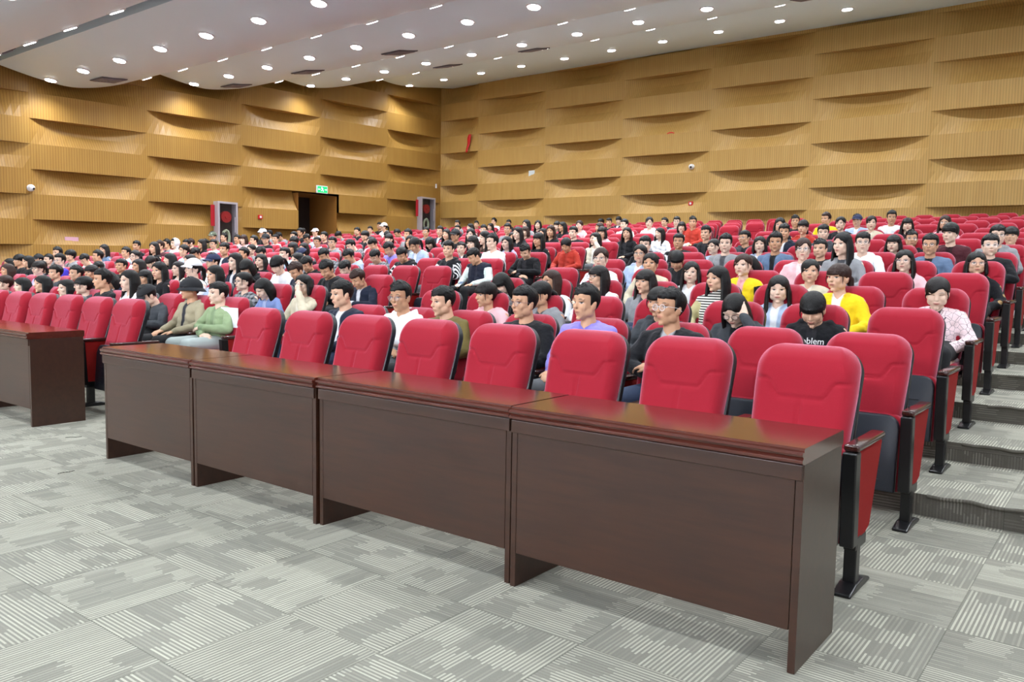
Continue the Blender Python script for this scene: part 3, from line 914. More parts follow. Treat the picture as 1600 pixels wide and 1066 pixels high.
# --- materials with per-vertex features
def skin_mat(name, col, lip='#B5605A'):
    mt, t, b = nt(name)
    def at(n): a = N(t, 'ShaderNodeAttribute'); a.attribute_name = n; return a.outputs['Fac']
    m1 = N(t, 'ShaderNodeMix', data_type='RGBA'); m1.inputs[6].default_value = rgb(col); m1.inputs[7].default_value = rgb(lip); t.links.new(at('lip'), m1.inputs[0])
    m2 = N(t, 'ShaderNodeMix', data_type='RGBA'); t.links.new(m1.outputs[2], m2.inputs[6]); m2.inputs[7].default_value = (.7, .68, .66, 1); t.links.new(at('white'), m2.inputs[0])
    m3 = N(t, 'ShaderNodeMix', data_type='RGBA'); t.links.new(m2.outputs[2], m3.inputs[6]); m3.inputs[7].default_value = (.016, .012, .010, 1); t.links.new(at('dark'), m3.inputs[0])
    t.links.new(m3.outputs[2], b.inputs['Base Color']); b.inputs['Roughness'].default_value = .5; b.inputs['Specular IOR Level'].default_value = .35
    b.inputs['Subsurface Weight'].default_value = .0
    return mt
SKINS = [skin_mat('skin_a', '#E0B497'), skin_mat('skin_b', '#D6A685'), skin_mat('skin_c', '#EAC8B2'), skin_mat('skin_d', '#C79877')]
def hair_mat(name, c, c2):
    mt, t, b = nt(name)
    tc = N(t, 'ShaderNodeTexCoord'); mp = N(t, 'ShaderNodeMapping'); mp.inputs['Scale'].default_value = (90, 90, 7)
    t.links.new(tc.outputs['Object'], mp.inputs[0]); nz = N(t, 'ShaderNodeTexNoise'); nz.inputs['Scale'].default_value = 1.6; nz.inputs['Detail'].default_value = 3
    t.links.new(mp.outputs[0], nz.inputs['Vector'])
    mx = N(t, 'ShaderNodeMix', data_type='RGBA'); mx.inputs[6].default_value = rgb(c); mx.inputs[7].default_value = rgb(c2); t.links.new(nz.outputs['Fac'], mx.inputs[0])
    t.links.new(mx.outputs[2], b.inputs['Base Color']); b.inputs['Roughness'].default_value = .48; b.inputs['Specular IOR Level'].default_value = .3
    bp = N(t, 'ShaderNodeBump'); bp.inputs['Strength'].default_value = .55; bp.inputs['Distance'].default_value = .006; t.links.new(nz.outputs['Fac'], bp.inputs['Height']); t.links.new(bp.outputs['Normal'], b.inputs['Normal'])
    return mt
H_BLACK = hair_mat('hair_black', '#030303', '#0D0B0B'); H_BROWN = hair_mat('hair_brown', '#1C0E0A', '#3A2118'); H_DARK = hair_mat('hair_dark', '#080606', '#181010')

def cloth_mat(name, c0, c1=None, c2=None, pat=None):
    """c0 body colour, c1 inner shirt strip, c2 sleeves/yoke"""
    if name in MATS: return MATS[name]
    mt, t, b = nt(name)
    def at(n): a = N(t, 'ShaderNodeAttribute'); a.attribute_name = n; return a.outputs['Fac']
    tc = N(t, 'ShaderNodeTexCoord'); sep = N(t, 'ShaderNodeSeparateXYZ'); t.links.new(tc.outputs['Object'], sep.inputs[0])
    def mix(fac, a, bb):
        m_ = N(t, 'ShaderNodeMix', data_type='RGBA')
        if isinstance(fac, (int, float)): m_.inputs[0].default_value = fac
        else: t.links.new(fac, m_.inputs[0])
        for k, v in ((6, a), (7, bb)):
            if isinstance(v, tuple): m_.inputs[k].default_value = v
            else: t.links.new(v, m_.inputs[k])
        return m_.outputs[2]
    cur = rgb(c0)
    if pat == 'stripe':
        f = math_n(t, 'GREATER_THAN', math_n(t, 'FRACT', math_n(t, 'DIVIDE', sep.outputs[2], .024)), .55); cur = mix(f, cur, rgb('#1A1A1C'))
    if pat == 'plaid':
        fx = math_n(t, 'GREATER_THAN', math_n(t, 'FRACT', math_n(t, 'DIVIDE', sep.outputs[0], .05)), .6); fz = math_n(t, 'GREATER_THAN', math_n(t, 'FRACT', math_n(t, 'DIVIDE', sep.outputs[2], .05)), .6)
        cur = mix(math_n(t, 'MULTIPLY', math_n(t, 'ADD', fx, fz), .5), cur, rgb('#23252B'))
    if pat in ('scribble', 'gold', 'tie', 'camo'):
        vo = N(t, 'ShaderNodeTexVoronoi', feature='DISTANCE_TO_EDGE' if pat == 'scribble' else 'F1'); vo.inputs['Scale'].default_value = {'scribble': 24, 'gold': 11, 'tie': 14, 'camo': 16}[pat]
        t.links.new(tc.outputs['Object'], vo.inputs['Vector'])
        f = math_n(t, 'LESS_THAN', vo.outputs['Distance'], {'scribble': .022, 'gold': .26, 'tie': .4, 'camo': .42}[pat])
        cur = mix(f, cur, rgb({'scribble': '#4A4650', 'gold': '#A8875A', 'tie': '#7FA0C4', 'camo': '#8E9A8A'}[pat]))
    if c2: cur = mix(at('sleeve'), cur, rgb(c2))
    if pat == 'sportstripe':
        a = at('sleeve'); f = math_n(t, 'MULTIPLY', a, math_n(t, 'GREATER_THAN', math_n(t, 'FRACT', math_n(t, 'DIVIDE', sep.outputs[1], .03)), .55)); cur = mix(f, cur, rgb('#E6E6EA'))
    if c1: cur = mix(at('inner'), cur, rgb(c1))
    nz = N(t, 'ShaderNodeTexNoise'); nz.inputs['Scale'].default_value = 9; nz.inputs['Detail'].default_value = 3; t.links.new(tc.outputs['Object'], nz.inputs['Vector'])
    if isinstance(cur, tuple): b.inputs['Base Color'].default_value = cur
    else: t.links.new(cur, b.inputs['Base Color'])
    b.inputs['Roughness'].default_value = .85; b.inputs['Specular IOR Level'].default_value = .2; b.inputs['Sheen Weight'].default_value = .1
    bp = N(t, 'ShaderNodeBump'); bp.inputs['Strength'].default_value = .8; bp.inputs['Distance'].default_value = .03; t.links.new(nz.outputs['Fac'], bp.inputs['Height']); t.links.new(bp.outputs['Normal'], b.inputs['Normal'])
    MATS[name] = mt; return mt
TOPS = {  # code: (colours, words)
 'bk': (('#16171B', '#2A2A2E'), 'black jacket'), 'nv': (('#1B2234', '#D8DADF'), 'navy jacket'), 'gy': (('#8A8C90', '#4A4B50'), 'grey jacket'), 'dg': (('#3F4348', '#202226'), 'dark grey jacket'),
 'wh': (('#E4E6EA', '#F0F0F0'), 'white top'), 'lb': (('#A9BBD6', '#E8EBF2'), 'pale blue jacket'), 'pk': (('#E3B9BF', '#F0DADA'), 'pale pink top'), 'rd': (('#B5382B', '#A83226'), 'rust red hoodie'),
 'ol': (('#6B5F35', '#3B3A2C'), 'olive jacket'), 'be': (('#CFC6AE', '#E2DCCB'), 'beige top'), 'kh': (('#A39A80', '#33343A'), 'khaki hooded jacket'), 'gn': (('#8FA37C', '#7F9470'), 'sage green shirt'),
 'pu': (('#8E84D8', '#7C74C8'), 'light purple jacket'), 'rb': (('#3A30A8', '#241E70'), 'royal blue jacket'), 'ye': (('#EBCB1E', '#F1F1EC'), 'yellow jacket over white'), 'vi': (('#B9B2DA', '#D8D4EC'), 'lavender top'),
 'st': (('#D8D6CC', None, None, 'tie'), 'patterned white top'), 'pl': (('#8C8E92', None, None, 'plaid'), 'grey plaid shirt'), 'ta': (('#9C7A58', '#7C6048'), 'tan top'), 'mr': (('#4A2028', '#2A1418'), 'maroon jacket'),
 'dn': (('#7E93C6', '#A8B6DA'), 'light denim jacket'), 'ad': (('#15161B', '#24252A', '#15161B', 'sportstripe'), 'black track jacket with white sleeve stripes'), 'vs': (('#1C2030', None, '#DDEBE6'), 'dark varsity jacket with white sleeves'),
 'yb': (('#E7C81E', '#E0A0A4', '#17181B'), 'yellow and black jacket over pink'), 'cr': (('#DDD6C2', '#EFEDE6'), 'cream coat'), 'bl': (('#5E7390', '#1B1C20'), 'slate blue jacket'),
 'bj': (('#1A1B1F', '#A7ADB2'), 'black jacket over grey shirt'), 'ts': (('#E6E4DC', None, '#B7AF82', 'stripe'), 'striped turtleneck under a cream vest'), 'pj': (('#E6CFD2', '#1A1A1C', None, 'scribble'), 'pink and white scribble jacket'),
 'go': (('#15151A', None, None, 'gold'), 'black top with gold motifs'), 'br': (('#5A4034', '#3A2A22'), 'brown top')}
def top_mat(code):
    c, _ = TOPS[code]; c = tuple(c)+(None,)*(4-len(c)); return cloth_mat('cloth_'+code, *c)
TROUSERS = [plain('trouser_black', '#17181C', .85, vary=.1), plain('trouser_denim', '#2C3A55', .85, vary=.15), plain('trouser_grey', '#5A5C60', .85, vary=.1)]
M_PALETR = plain('trouser_pale', '#A9B4B2', .85, vary=.08)
M_SHOE = plain('shoe_dark', '#1C1C1E', .5); M_SHOEW = plain('shoe_white', '#D0D0D0', .5)

HC = Vector((0, -.20, 1.09))                 # head centre in the seat frame
def head_matrix(pitch, yaw, tilt=0.):
    piv = Vector((0, .03, -.085))
    R = Matrix.Rotation(yaw, 4, 'Z') @ Matrix.Rotation(pitch, 4, 'X') @ Matrix.Rotation(tilt, 4, 'Y')
    fw = Vector((0, -.045*max(0, pitch)*1.5, -.03*max(0, pitch)))
    return Matrix.Translation(HC+piv+fw) @ R @ Matrix.Translation(-piv)

def head_blob(b, male):
    s0 = len(b.V)
    b.ell((0, .018, .028), (.0735, .090, .086)); b.ell((0, -.018, .030), (.0665, .071, .078))
    b.ell((0, -.020, -.030), (.060 if male else .057, .068, .066)); b.ell((0, -.034, -.074), (.040 if male else .034, .046, .034))
    b.ell((0, -.068, -.098), (.019, .019, .014))
    for sx in (-1, 1):
        b.ell((sx*.034, -.060, -.020), (.028, .022, .030)); b.ell((sx*.030, -.077, .028), (.030, .012, .010))
        b.ell((sx*.071, .010, -.012), (.011, .020, .031)); b.ell((sx*.077, .014, .002), (.006, .016, .018))
        b.ell((sx*.043, -.012, -.056), (.024, .044, .034))
    b.cap((0, -.083, .014), (0, -.103, -.020), .0075, .0105); b.ell((0, -.100, -.022), (.0165, .011, .009)); b.ell((0, -.068, -.050), (.032, .022, .030))
    b.ell((0, -.090, -.050), (.021, .0075, .0048)); b.ell((0, -.088, -.059), (.018, .0085, .0058))
    b.ell((0, -.062, .056), (.050, .028, .032))
    b.ell((0, -.030, -.012), (.0625, .056, .062)); b.ell((0, -.036, -.050), (.050, .050, .044))
    return s0
def hand_blob(b, w, d, n, curl=.5, side=1, spread=.12):
    """hand from wrist w, pointing along d, palm normal n; side=+1 thumb towards d x n"""
    w = np.array(w, float); d = np.array(d, float); d /= np.linalg.norm(d); n = np.array(n, float); n -= d*(n@d); n /= np.linalg.norm(n)
    t = np.cross(d, n)*side
    pc = w+d*.045
    b.cap(w, w+d*.03, .023, .026, flat=.75, up=tuple(n))
    for k in range(4):                                       # palm rays
        o = (k-1.5)*.0185; b.cap(w+d*.015+t*o*-.7, w+d*.082+t*-o, .0155, .0125, n=8)
    L = [.060, .072, .067, .050]
    for k in range(4):
        o = -(k-1.5)*.0205; base = w+d*.084+t*o; dirn = d*math.cos(.15)+t*o*spread*6
        dirn = dirn/np.linalg.norm(dirn); p = base; rr = .0083 if k < 3 else .0074
        ang = curl*.5; pts = [p]
        for j, fr in enumerate((.45, .32, .23)):
            dd = dirn*math.cos(ang)+n*math.sin(ang); p = p+dd*L[k]*fr*1.15; pts.append(p); ang += curl*.9
        b.chain(pts, [rr, rr*.96, rr*.9, rr*.8], n=8)
    tb = w+d*.022+t*.024; b.chain([tb, tb+d*.028+t*.024+n*.008, tb+d*.056+t*.030+n*.016], [.0125, .0100, .0085], n=8)
LEGS = dict(hip=(.095, -.25, .53), knee=(.125, -.64, .535), ank=(.12, -.66, .10))
POSES = {
 'lap':   dict(elb=(.245, -.235, .70), wri=(.115, -.46, .635), hd=(-.35, -.9, -.15), hn=(0, -.1, -1)),
 'cross': dict(elb=(.255, -.27, .72), wri=(-.02, -.385, .73), hd=(-1, .05, -.05), hn=(0, .35, -1)),
}
def arm_points(pose, sx):
    sh = np.array((sx*.165, -.165, .885))
    if pose == 'face' and sx > 0:      # hand raised to the cheek / nose
        return sh, np.array((.235, -.37, .80)), np.array((.105, -.335, 1.005)), (-.45, .12, .88), (-.2, .9, .2)
    if pose == 'face': p = POSES['lap']
    else: p = POSES[pose]
    e = np.array(p['elb']); w_ = np.array(p['wri']); hd = np.array(p['hd'], float)
    if pose == 'cross' and sx < 0: w_ = w_+np.array((0, -.03, -.07))
    e = e*(sx, 1, 1); w_ = w_*(sx, 1, 1); hd = hd*(sx, 1, 1)
    return sh, e, w_, tuple(hd), p['hn']
BODY_CACHE = {}
def body_mesh(pose, pitch, yaw, male, near=True):
    key = (pose, pitch, yaw, male, near)
    if key in BODY_CACHE: return BODY_CACHE[key]
    b = Blob(); hm = head_matrix(pitch, yaw)
    s0 = head_blob(b, male); b.xf(hm, s0)
    nt_ = np.array(hm @ Vector((0, .02, -.06))); nw = .050 if male else .043
    b.cap((0, -.165, .915), nt_, nw+.008, nw); b.cap((0, -.165, .90), nt_, nw+.018, nw-.004)
    b.chain([(-.14, -.165, .885), (0, -.160, .905), (.14, -.165, .885)], [.045, .060, .045])
    b.chain([(0, -.165, .85), (0, -.195, .74), (0, -.24, .56)], [.082, .078, .09], flat=.8)
    for sx in (-1, 1):
        sh, e, w_, hd, hn = arm_points(pose, sx)
        b.cap(sh, e, .045, .036); b.cap(e, w_, .035, .024)
        hand_blob(b, w_, hd, hn, curl=.55 if pose != 'face' else .75, side=sx)
        h, k, a = (np.array(LEGS[q])*(sx, 1, 1) for q in ('hip', 'knee', 'ank'))
        b.cap(h, k, .072, .052); b.cap(k, a, .050, .034)
    me = b.fuse('body', .0054 if near else .0078, 9 if near else 3)
    co = getco(me); inv = np.array(hm.inverted()); l = co @ inv[:3, :3].T+inv[:3, 3]
    x, y, z = l[:, 0], l[:, 1], l[:, 2]; ax = np.abs(x); front = y < -.035
    # eye sockets pressed in, then painted
    sock = np.exp(-(((ax-.031)/.016)**2+((z-.008)/.011)**2))*front*(np.abs(l).max(1) < .14)
    l2 = l.copy(); l2[:, 1] += .0065*sock
    M_ = np.array(hm); co2 = l2 @ M_[:3, :3].T+M_[:3, 3]; me.vertices.foreach_set('co', co2.ravel())
    near = (np.abs(x) < .08) & (np.abs(z) < .12) & front
    eye = np.clip(1.5-(((ax-.031)/.0150)**2+((z-.008)/.0055)**2)*1.1, 0, 1)*near
    iris = np.clip(1.6-(((ax-.031)/.0072)**2+((z-.008)/.0062)**2)*1.2, 0, 1)*near
    lid = np.clip(1.4-((ax-.031)/.0175)**2-((z-.0145+((ax-.031)/.03)**2*.008)/.0028)**2, 0, 1)*near
    brow = np.clip(1.3-((ax-.033)/.020)**2-((z-.034+((ax-.033)/.03)**2*.008)/(.0045 if male else .0034))**2, 0, 1)*near
    nost = np.clip(1.2-((ax-.008)/.0045)**2-((z+.030)/.0035)**2, 0, 1)*near
    mouth = np.clip(1.3-(x/.021)**2-((z+.0545)/.0020)**2, 0, 1)*near
    setattr_f(me, 'white', eye*(pitch < .3)); setattr_f(me, 'dark', np.clip(iris*(pitch < .3)+lid*.9+brow*.85+nost*.5+mouth*.45, 0, 1))
    setattr_f(me, 'lip', np.clip(1.5-(x/.023)**2-((z+.0545)/.0095)**2*1.2, 0, 1)*near*(.55 if male else .85))
    BODY_CACHE[key] = me; return me
TOP_CACHE = {}
def top_mesh(pose, style, male):
    key = (pose, style, male)
    if key in TOP_CACHE: return TOP_CACHE[key]
    b = Blob(); k = 1.0 if male else .93
    b.chain([(-.150*k, -.165, .888), (-.05, -.155, .912), (.05, -.155, .912), (.150*k, -.165, .888)], [.060, .060, .060, .060])
    b.chain([(-.06, -.175, .84), (-.06, -.20, .72), (-.055, -.235, .55)], [.118*k, .108*k, .118*k], flat=.92)
    b.chain([(.06, -.175, .84), (.06, -.20, .72), (.055, -.235, .55)], [.118*k, .108*k, .118*k], flat=.92)
    b.ell((0, -.24, .545), (.185, .135, .075))
    for sx in (-1, 1):
        sh, e, w_, hd, hn = arm_points(pose, sx); sh = sh*(k, 1, 1)
        b.cap(sh, e, .066 if male else .058, .052); b.cap(e, w_, .054, .038)
        m_ = e+(w_-e)*.3; b.ell(tuple(e), (.056, .056, .050)); b.ell(tuple(m_), (.051, .051, .048))
        b.cap(w_-(w_-e)*.10, w_, .043, .036)
    rnd = np.random.RandomState(hash(str(key)) % 1000)
    if style == 'hood':
        for q in range(9):
            a = PI*(q/8)*1.25-PI*.125; b.ell((.098*math.cos(a), -.150+.075*math.sin(a), .945+.018*math.sin(a)), (.040, .036, .034))
        b.ell((0, -.075, .90), (.095, .05, .07))
    elif style == 'collar':
        for q in range(13):
            a = PI*(q/12)*1.5-PI*.25; b.ell((.066*math.cos(a), -.158+.062*math.sin(a), .945+.010*math.sin(a)), (.020, .018, .026))
    elif style == 'turtle':
        b.cap((0, -.163, .93), (0, -.172, .985), .060, .054)
    else:
        for q in range(13):
            a = 2*PI*q/12; b.ell((.062*math.cos(a), -.160+.055*math.sin(a), .940+.010*math.sin(a)), (.016, .016, .013))
    me = b.fuse('top', .009, 3)
    co = getco(me); x, y, z = co[:, 0], co[:, 1], co[:, 2]
    # soft wrinkles
    nrm = np.empty(len(me.vertices)*3); me.vertices.foreach_get('normal', nrm); nrm = nrm.reshape(-1, 3)
    wv = np.sin(z*70+x*25+2*np.sin(y*40))*.0028+np.sin(x*55+z*28)*.0020
    co = co+nrm*wv[:, None]; me.vertices.foreach_set('co', co.ravel())
    wdt = .030+.10*np.clip(z-.80, 0, 1)
    setattr_f(me, 'inner', np.clip((wdt-np.abs(x))/.006, 0, 1)*(y < -.20)*(z > .55)*(z < .96))
    sl = np.zeros(len(co))
    for sx in (-1, 1):
        sh, e, w_, _, _ = arm_points(pose, sx)
        def dseg(a, c):
            a = np.array(a); c = np.array(c); d = c-a; t_ = np.clip(((co-a)@d)/(d@d), 0, 1); return np.linalg.norm(co-(a+t_[:, None]*d), axis=1), t_
        d1, t1 = dseg(sh, e); d2, t2 = dseg(e, w_); tors = np.abs(x) < .135
        sl = np.maximum(sl, (((d1 < .075) & (t1 > .12)) | (d2 < .068)) & ~(tors & (d2 > .05)) )
    setattr_f(me, 'sleeve', sl.astype(float)); TOP_CACHE[key] = me; return me
def legs_mesh():
    b = Blob()
    for sx in (-1, 1):
        h, k, a = (np.array(LEGS[q])*(sx, 1, 1) for q in ('hip', 'knee', 'ank'))
        b.cap(h, k, .088, .068); b.cap(k, a, .068, .050); b.ell(tuple(k), (.070, .070, .068))
    b.ell((0, -.235, .545), (.175, .125, .085)); return b.fuse('trousers', .012, 3)
def shoe_mesh():
    b = Blob()
    b.cap((0, -.65, .045), (.005, -.80, .032), .042, .034, flat=.9); b.ell((0, -.66, .07), (.040, .05, .05))
    me = b.fuse('shoe', .010, 2); co = getco(me); co[:, 2] = np.maximum(co[:, 2], .004); me.vertices.foreach_set('co', co.ravel()); return me
LEG_M = legs_mesh(); SHOE_M = shoe_mesh()

# --- hair styles in head space
def scalp(b, hair_out, n=46, seed=1, spike=.0):
    """closed shell: outside the hairline it dips below the skin"""
    rr = np.random.RandomState(seed); V = []; F = []; W = 2*n
    for j in range(n+1):
        th = PI*j/n
        for i in range(W):
            ph = 2*PI*i/W; d = np.array((math.sin(th)*math.cos(ph), math.sin(th)*math.sin(ph), math.cos(th)))
            base = np.array((d[0]*.0745, d[1]*(.106 if d[1] < 0 else .091)+.016, d[2]*.088+.028))
            if j in (0, n) and i: k = k0
            else: k = hair_out(d, base, rr)
            if i == 0: k0 = k
            V.append((base[0]*(1+k*0)+d[0]*k, base[1]+d[1]*k, base[2]+d[2]*k))
    for j in range(n):
        for i in range(W): F.append((j*W+i, (j+1)*W+i, (j+1)*W+(i+1) % W, j*W+(i+1) % W))
    b.add(V, F)
def st(a, b, x): t = min(1, max(0, (x-a)/(b-a))); return t*t*(3-2*t)
def male_out(vol=.016, front=.058, flat=False):
    def f(d, p, rr):
        fr = st(front-.012, front+.006, p[2]-.10*max(0, abs(p[0])-.045)) if p[1] < -.02 else 1
        sd = st(-.038, -.020, p[2]-.5*max(0, -p[1]-.012)) if p[1] < .05 else st(-.075, -.055, p[2])
        k = fr if p[1] < -.04 else fr*sd if p[1] < .02 else sd
        v = vol*(.16+.89*st(-.01, .07, p[2]))+ (.008*st(.04, .0, p[1])*st(.05, .09, p[2]))
        v += (rr.rand()-.5)*(.0045 if not flat else .001)
        return -.022+(.022+v)*k
    return f
def female_out(vol=.014, front=.062, bangs=False, part=0.):
    def f(d, p, rr):
        fl = front-(.034 if bangs else 0)
        hl = fl-.9*max(0, abs(p[0]-part)-.012) if not bangs else fl-.3*max(0, abs(p[0])-.03)
        fr = st(hl-.012, hl+.004, p[2]) if p[1] < -.005 else 1
        v = vol*(.6+.5*st(0, .08, p[2]))+(rr.rand()-.5)*.002
        if bangs and p[1] < -.03 and p[2] < .06: v += .004
        return -.022+(.022+v)*fr
    return f
HAIR_CACHE = {}
def hair_mesh(style, var):
    key = (style, var)
    if key in HAIR_CACHE: return HAIR_CACHE[key]
    b = Blob(); rr = np.random.RandomState(var*17+ord(style[0])); vox = .0052
    if style == 'S':
        scalp(b, male_out(.010+.003*(var % 3), .062-.008*(var % 2)), seed=var)
        sw = (-1, 1, .3, -.5)[var % 4]
        for q in range(150):                                   # short tufts, swept to one side
            th = rr.uniform(0, 1.05); ph = rr.uniform(0, 2*PI); d = np.array((math.sin(th)*math.cos(ph), math.sin(th)*math.sin(ph), math.cos(th)))
            p = np.array((d[0]*.084, d[1]*.101+.014, d[2]*.098+.030))
            up = .010+rr.uniform(0, .012) if var % 2 == 0 else .003+rr.uniform(0, .008)
            b.cap(p, p+np.array((sw*.010+rr.uniform(-.009, .009), -.015+rr.uniform(-.006, .006), up)), .0085, .0028, n=6)
        for q in range(15):                                    # broken fringe
            x = -.052+.104*q/14+rr.uniform(-.003, .003); y = -.086+.9*x*x/.10
            ln = rr.uniform(.010, .024) if var % 2 else rr.uniform(.004, .014)
            b.cap((x, y+.004, .078), (x+sw*.010, y-.006+.3*abs(x)*.2, .070-ln), .0080, .0030, n=6)
    elif style == 'bowl':
        scalp(b, female_out(.020, .060, True), seed=var)
    else:
        bangs = var % 3 == 1; part = (.0, .0, .022)[var % 3]
        scalp(b, female_out(.014, .060, bangs, part), seed=var)
        if style in ('L', 'B'):
            zend = -.27 if style == 'L' else -.125
            nS = 34
            for k in range(nS):
                a = -.42+ (PI+.84)*k/(nS-1)                    # from one temple round the back to the other
                cx, cy = math.cos(a), math.sin(a)
                r0 = .081; fr = 1 if (k < 5 or k > nS-6) else 0
                p0 = (cx*.074, cy*.090+.018, .045); p1 = (cx*(.090), cy*.100+.018, -.02); ze = zend+rr.uniform(-.015, .015)+(.02 if fr else 0)
                p2 = (cx*(.094 if style == 'B' else .098), cy*.095+.020-(.006 if fr else 0), -.095)
                ww = [.015, .0165, .0165, .013 if style == 'L' else .009]
                if style == 'L': p3 = (cx*.102+rr.uniform(-.006, .006), cy*.070+.016-(.030 if fr else 0), ze)
                else: p3 = (cx*.086, cy*.085+.018, ze)
                b.chain([p0, p1, p2, p3], ww, n=8)
        else:
            b.ell((0, .112, .020), (.026, .020, .026)); wob = rr.uniform(-.02, .02)
            b.chain([(0, .112, .030), (wob*.5, .155, -.01), (wob, .160, -.08), (wob*1.5, .140, -.17)], [.022, .030, .027, .012])
            for s in (-1, 1):                                  # loose strands by the ears
                b.chain([(s*.068, -.050, .045), (s*.075, -.052, -.005), (s*.073, -.048, -.05)], [.007, .0055, .003], n=6)
    me = b.fuse('hair', vox, 1); HAIR_CACHE[key] = me; return me
def cap_meshes():
    out = {}
    b = Blob()
    def f(d, p, rr): return -.03+(.03+.020)*st(.030, .038, p[2]+.10*min(0, p[1]) )
    scalp(b, f, n=40); out['crown'] = b.fuse('crown', .005, 2)
    bm = bmesh.new(); n = 16; rows = []
    for j in range(7):
        t = j/6; row = []
        for i in range(n+1):
            a = -1.15+2.3*i/n; r = .094+t*.068*math.cos(a*.85); x = math.sin(a)*(.088+.008*t); y = -.018-(r-.018)*math.cos(a)
            row.append((x, y, .046+.008*math.cos(a)*1.2-.022*t-.012*(abs(x)/.08)**2))
        rows.append(row)
    for dz in (0, .004):
        vv = [[bm.verts.new((x, y, z-dz)) for x, y, z in r] for r in rows]
        for j in range(6):
            for i in range(n): bm.faces.new((vv[j][i], vv[j][i+1], vv[j+1][i+1], vv[j+1][i]))
    out['visor'] = bm_mesh('visor', bm, True)
    # bucket hat
    b = Blob()
    def g(d, p, rr): return -.03+(.03+.024)*st(.012, .020, p[2])
    scalp(b, g, n=40); b.ell((0, .016, .085), (.078, .09, .042)); out['bcrown'] = b.fuse('bcrown', .005, 2)
    bm = bmesh.new(); n = 40; prev = None
    for (k, (s, z)) in enumerate([(0, .030), (.5, .012), (1, -.012), (1, -.017), (.5, .006), (0, .022)]):
        ring = [bm.verts.new(((.094+.046*s)*math.cos(2*PI*i/n), (.108+.046*s)*math.sin(2*PI*i/n)+.014, z)) for i in range(n)]
        if prev:
            for i in range(n): bm.faces.new((prev[i], prev[(i+1) % n], ring[(i+1) % n], ring[i]))
        prev = ring
    out['brim'] = bm_mesh('brim', bm, True)
    # pulled-up hood
    b = Blob()
    def hh(d, p, rr):
        op = st(-.045, -.030, p[1]+.25*max(0, abs(p[0])-.03)); return -.03+(.03+.030)*op
    scalp(b, hh, n=40); b.ell((0, .05, -.085), (.085, .06, .06)); out['hood'] = b.fuse('hood', .006, 2)
    return out
CAPS = cap_meshes()
def glasses_me():
    bm = bmesh.new()
    def tube(pts, r, closed):
        n = len(pts); rings = []
        for k in range(n):
            p = Vector(pts[k]); q = Vector(pts[(k+1) % n] if closed or k < n-1 else pts[k]); o = Vector(pts[k-1] if closed or k > 0 else pts[k])
            d = (q-o).normalized(); u = d.cross(Vector((0, 0, 1)) if abs(d.z) < .9 else Vector((0, 1, 0))).normalized(); v = u.cross(d)
            rings.append([bm.verts.new(p+(u*math.cos(a)+v*math.sin(a))*r) for a in [i*PI/3 for i in range(6)]])
        for k in range(n if closed else n-1):
            A, B = rings[k], rings[(k+1) % n]
            for i in range(6): bm.faces.new((A[i], A[(i+1) % 6], B[(i+1) % 6], B[i]))
    for s in (-1, 1):
        tube([(s*.033+.0235*math.cos(2*PI*k/20), -.099+.10*abs(s*.033+.0235*math.cos(2*PI*k/20))**1.0*.25, .004+.0205*math.sin(2*PI*k/20)) for k in range(20)], .0017, True)
        tube([(s*.056, -.097, .010), (s*.073, -.082, .012), (s*.080, -.02, .008), (s*.081, .012, .002), (s*.080, .028, -.014)], .0015, False)
    tube([(-.010, -.100, .008), (0, -.104, .012), (.010, -.100, .008)], .0015, False)
    return bm_mesh('glasses', bm, True)
GLASS_ME = glasses_me()
bm = bmesh.new()
for s in (-1, 1):
    vs = [bm.verts.new((s*.033+.0225*math.cos(2*PI*k/20), -.0985+.025*abs(s*.033+.0225*math.cos(2*PI*k/20)), .004+.0195*math.sin(2*PI*k/20))) for k in range(20)]; bm.faces.new(vs)
LENS2_ME = bm_mesh('lens', bm)
def clear_mat():
    mt, t, b = nt('spectacle_glass'); b.inputs['Base Color'].default_value = (.95, .97, 1, 1); b.inputs['Roughness'].default_value = .03; b.inputs['Alpha'].default_value = .14; b.inputs['Specular IOR Level'].default_value = .8
    return mt
M_CLEAR = clear_mat()
GL_MATS = [plain('frame_black', '#0E0E10', .3), plain('frame_silver', '#B8BAC0', .25, metal=.8), plain('frame_rose', '#A07A7A', .3, metal=.4)]
M_FWHITE = plain('frame_white', '#E8E6EA', .3)
M_PHONE = plain('phone_body', '#0B0C10', .2); 
bm = bmesh.new(); add_box(bm, (0, 0, 0), (.072, .150, .008), .003, 3); PHONE_ME = bm_mesh('phone', bm)
bm = bmesh.new(); add_box(bm, (0, 0, .0045), (.066, .142, .001)); SCREEN_ME = bm_mesh('screen', bm)
M_SCREEN = plain('phone_screen', '#101418', .1, emit='#8FA8C8', es=.8)

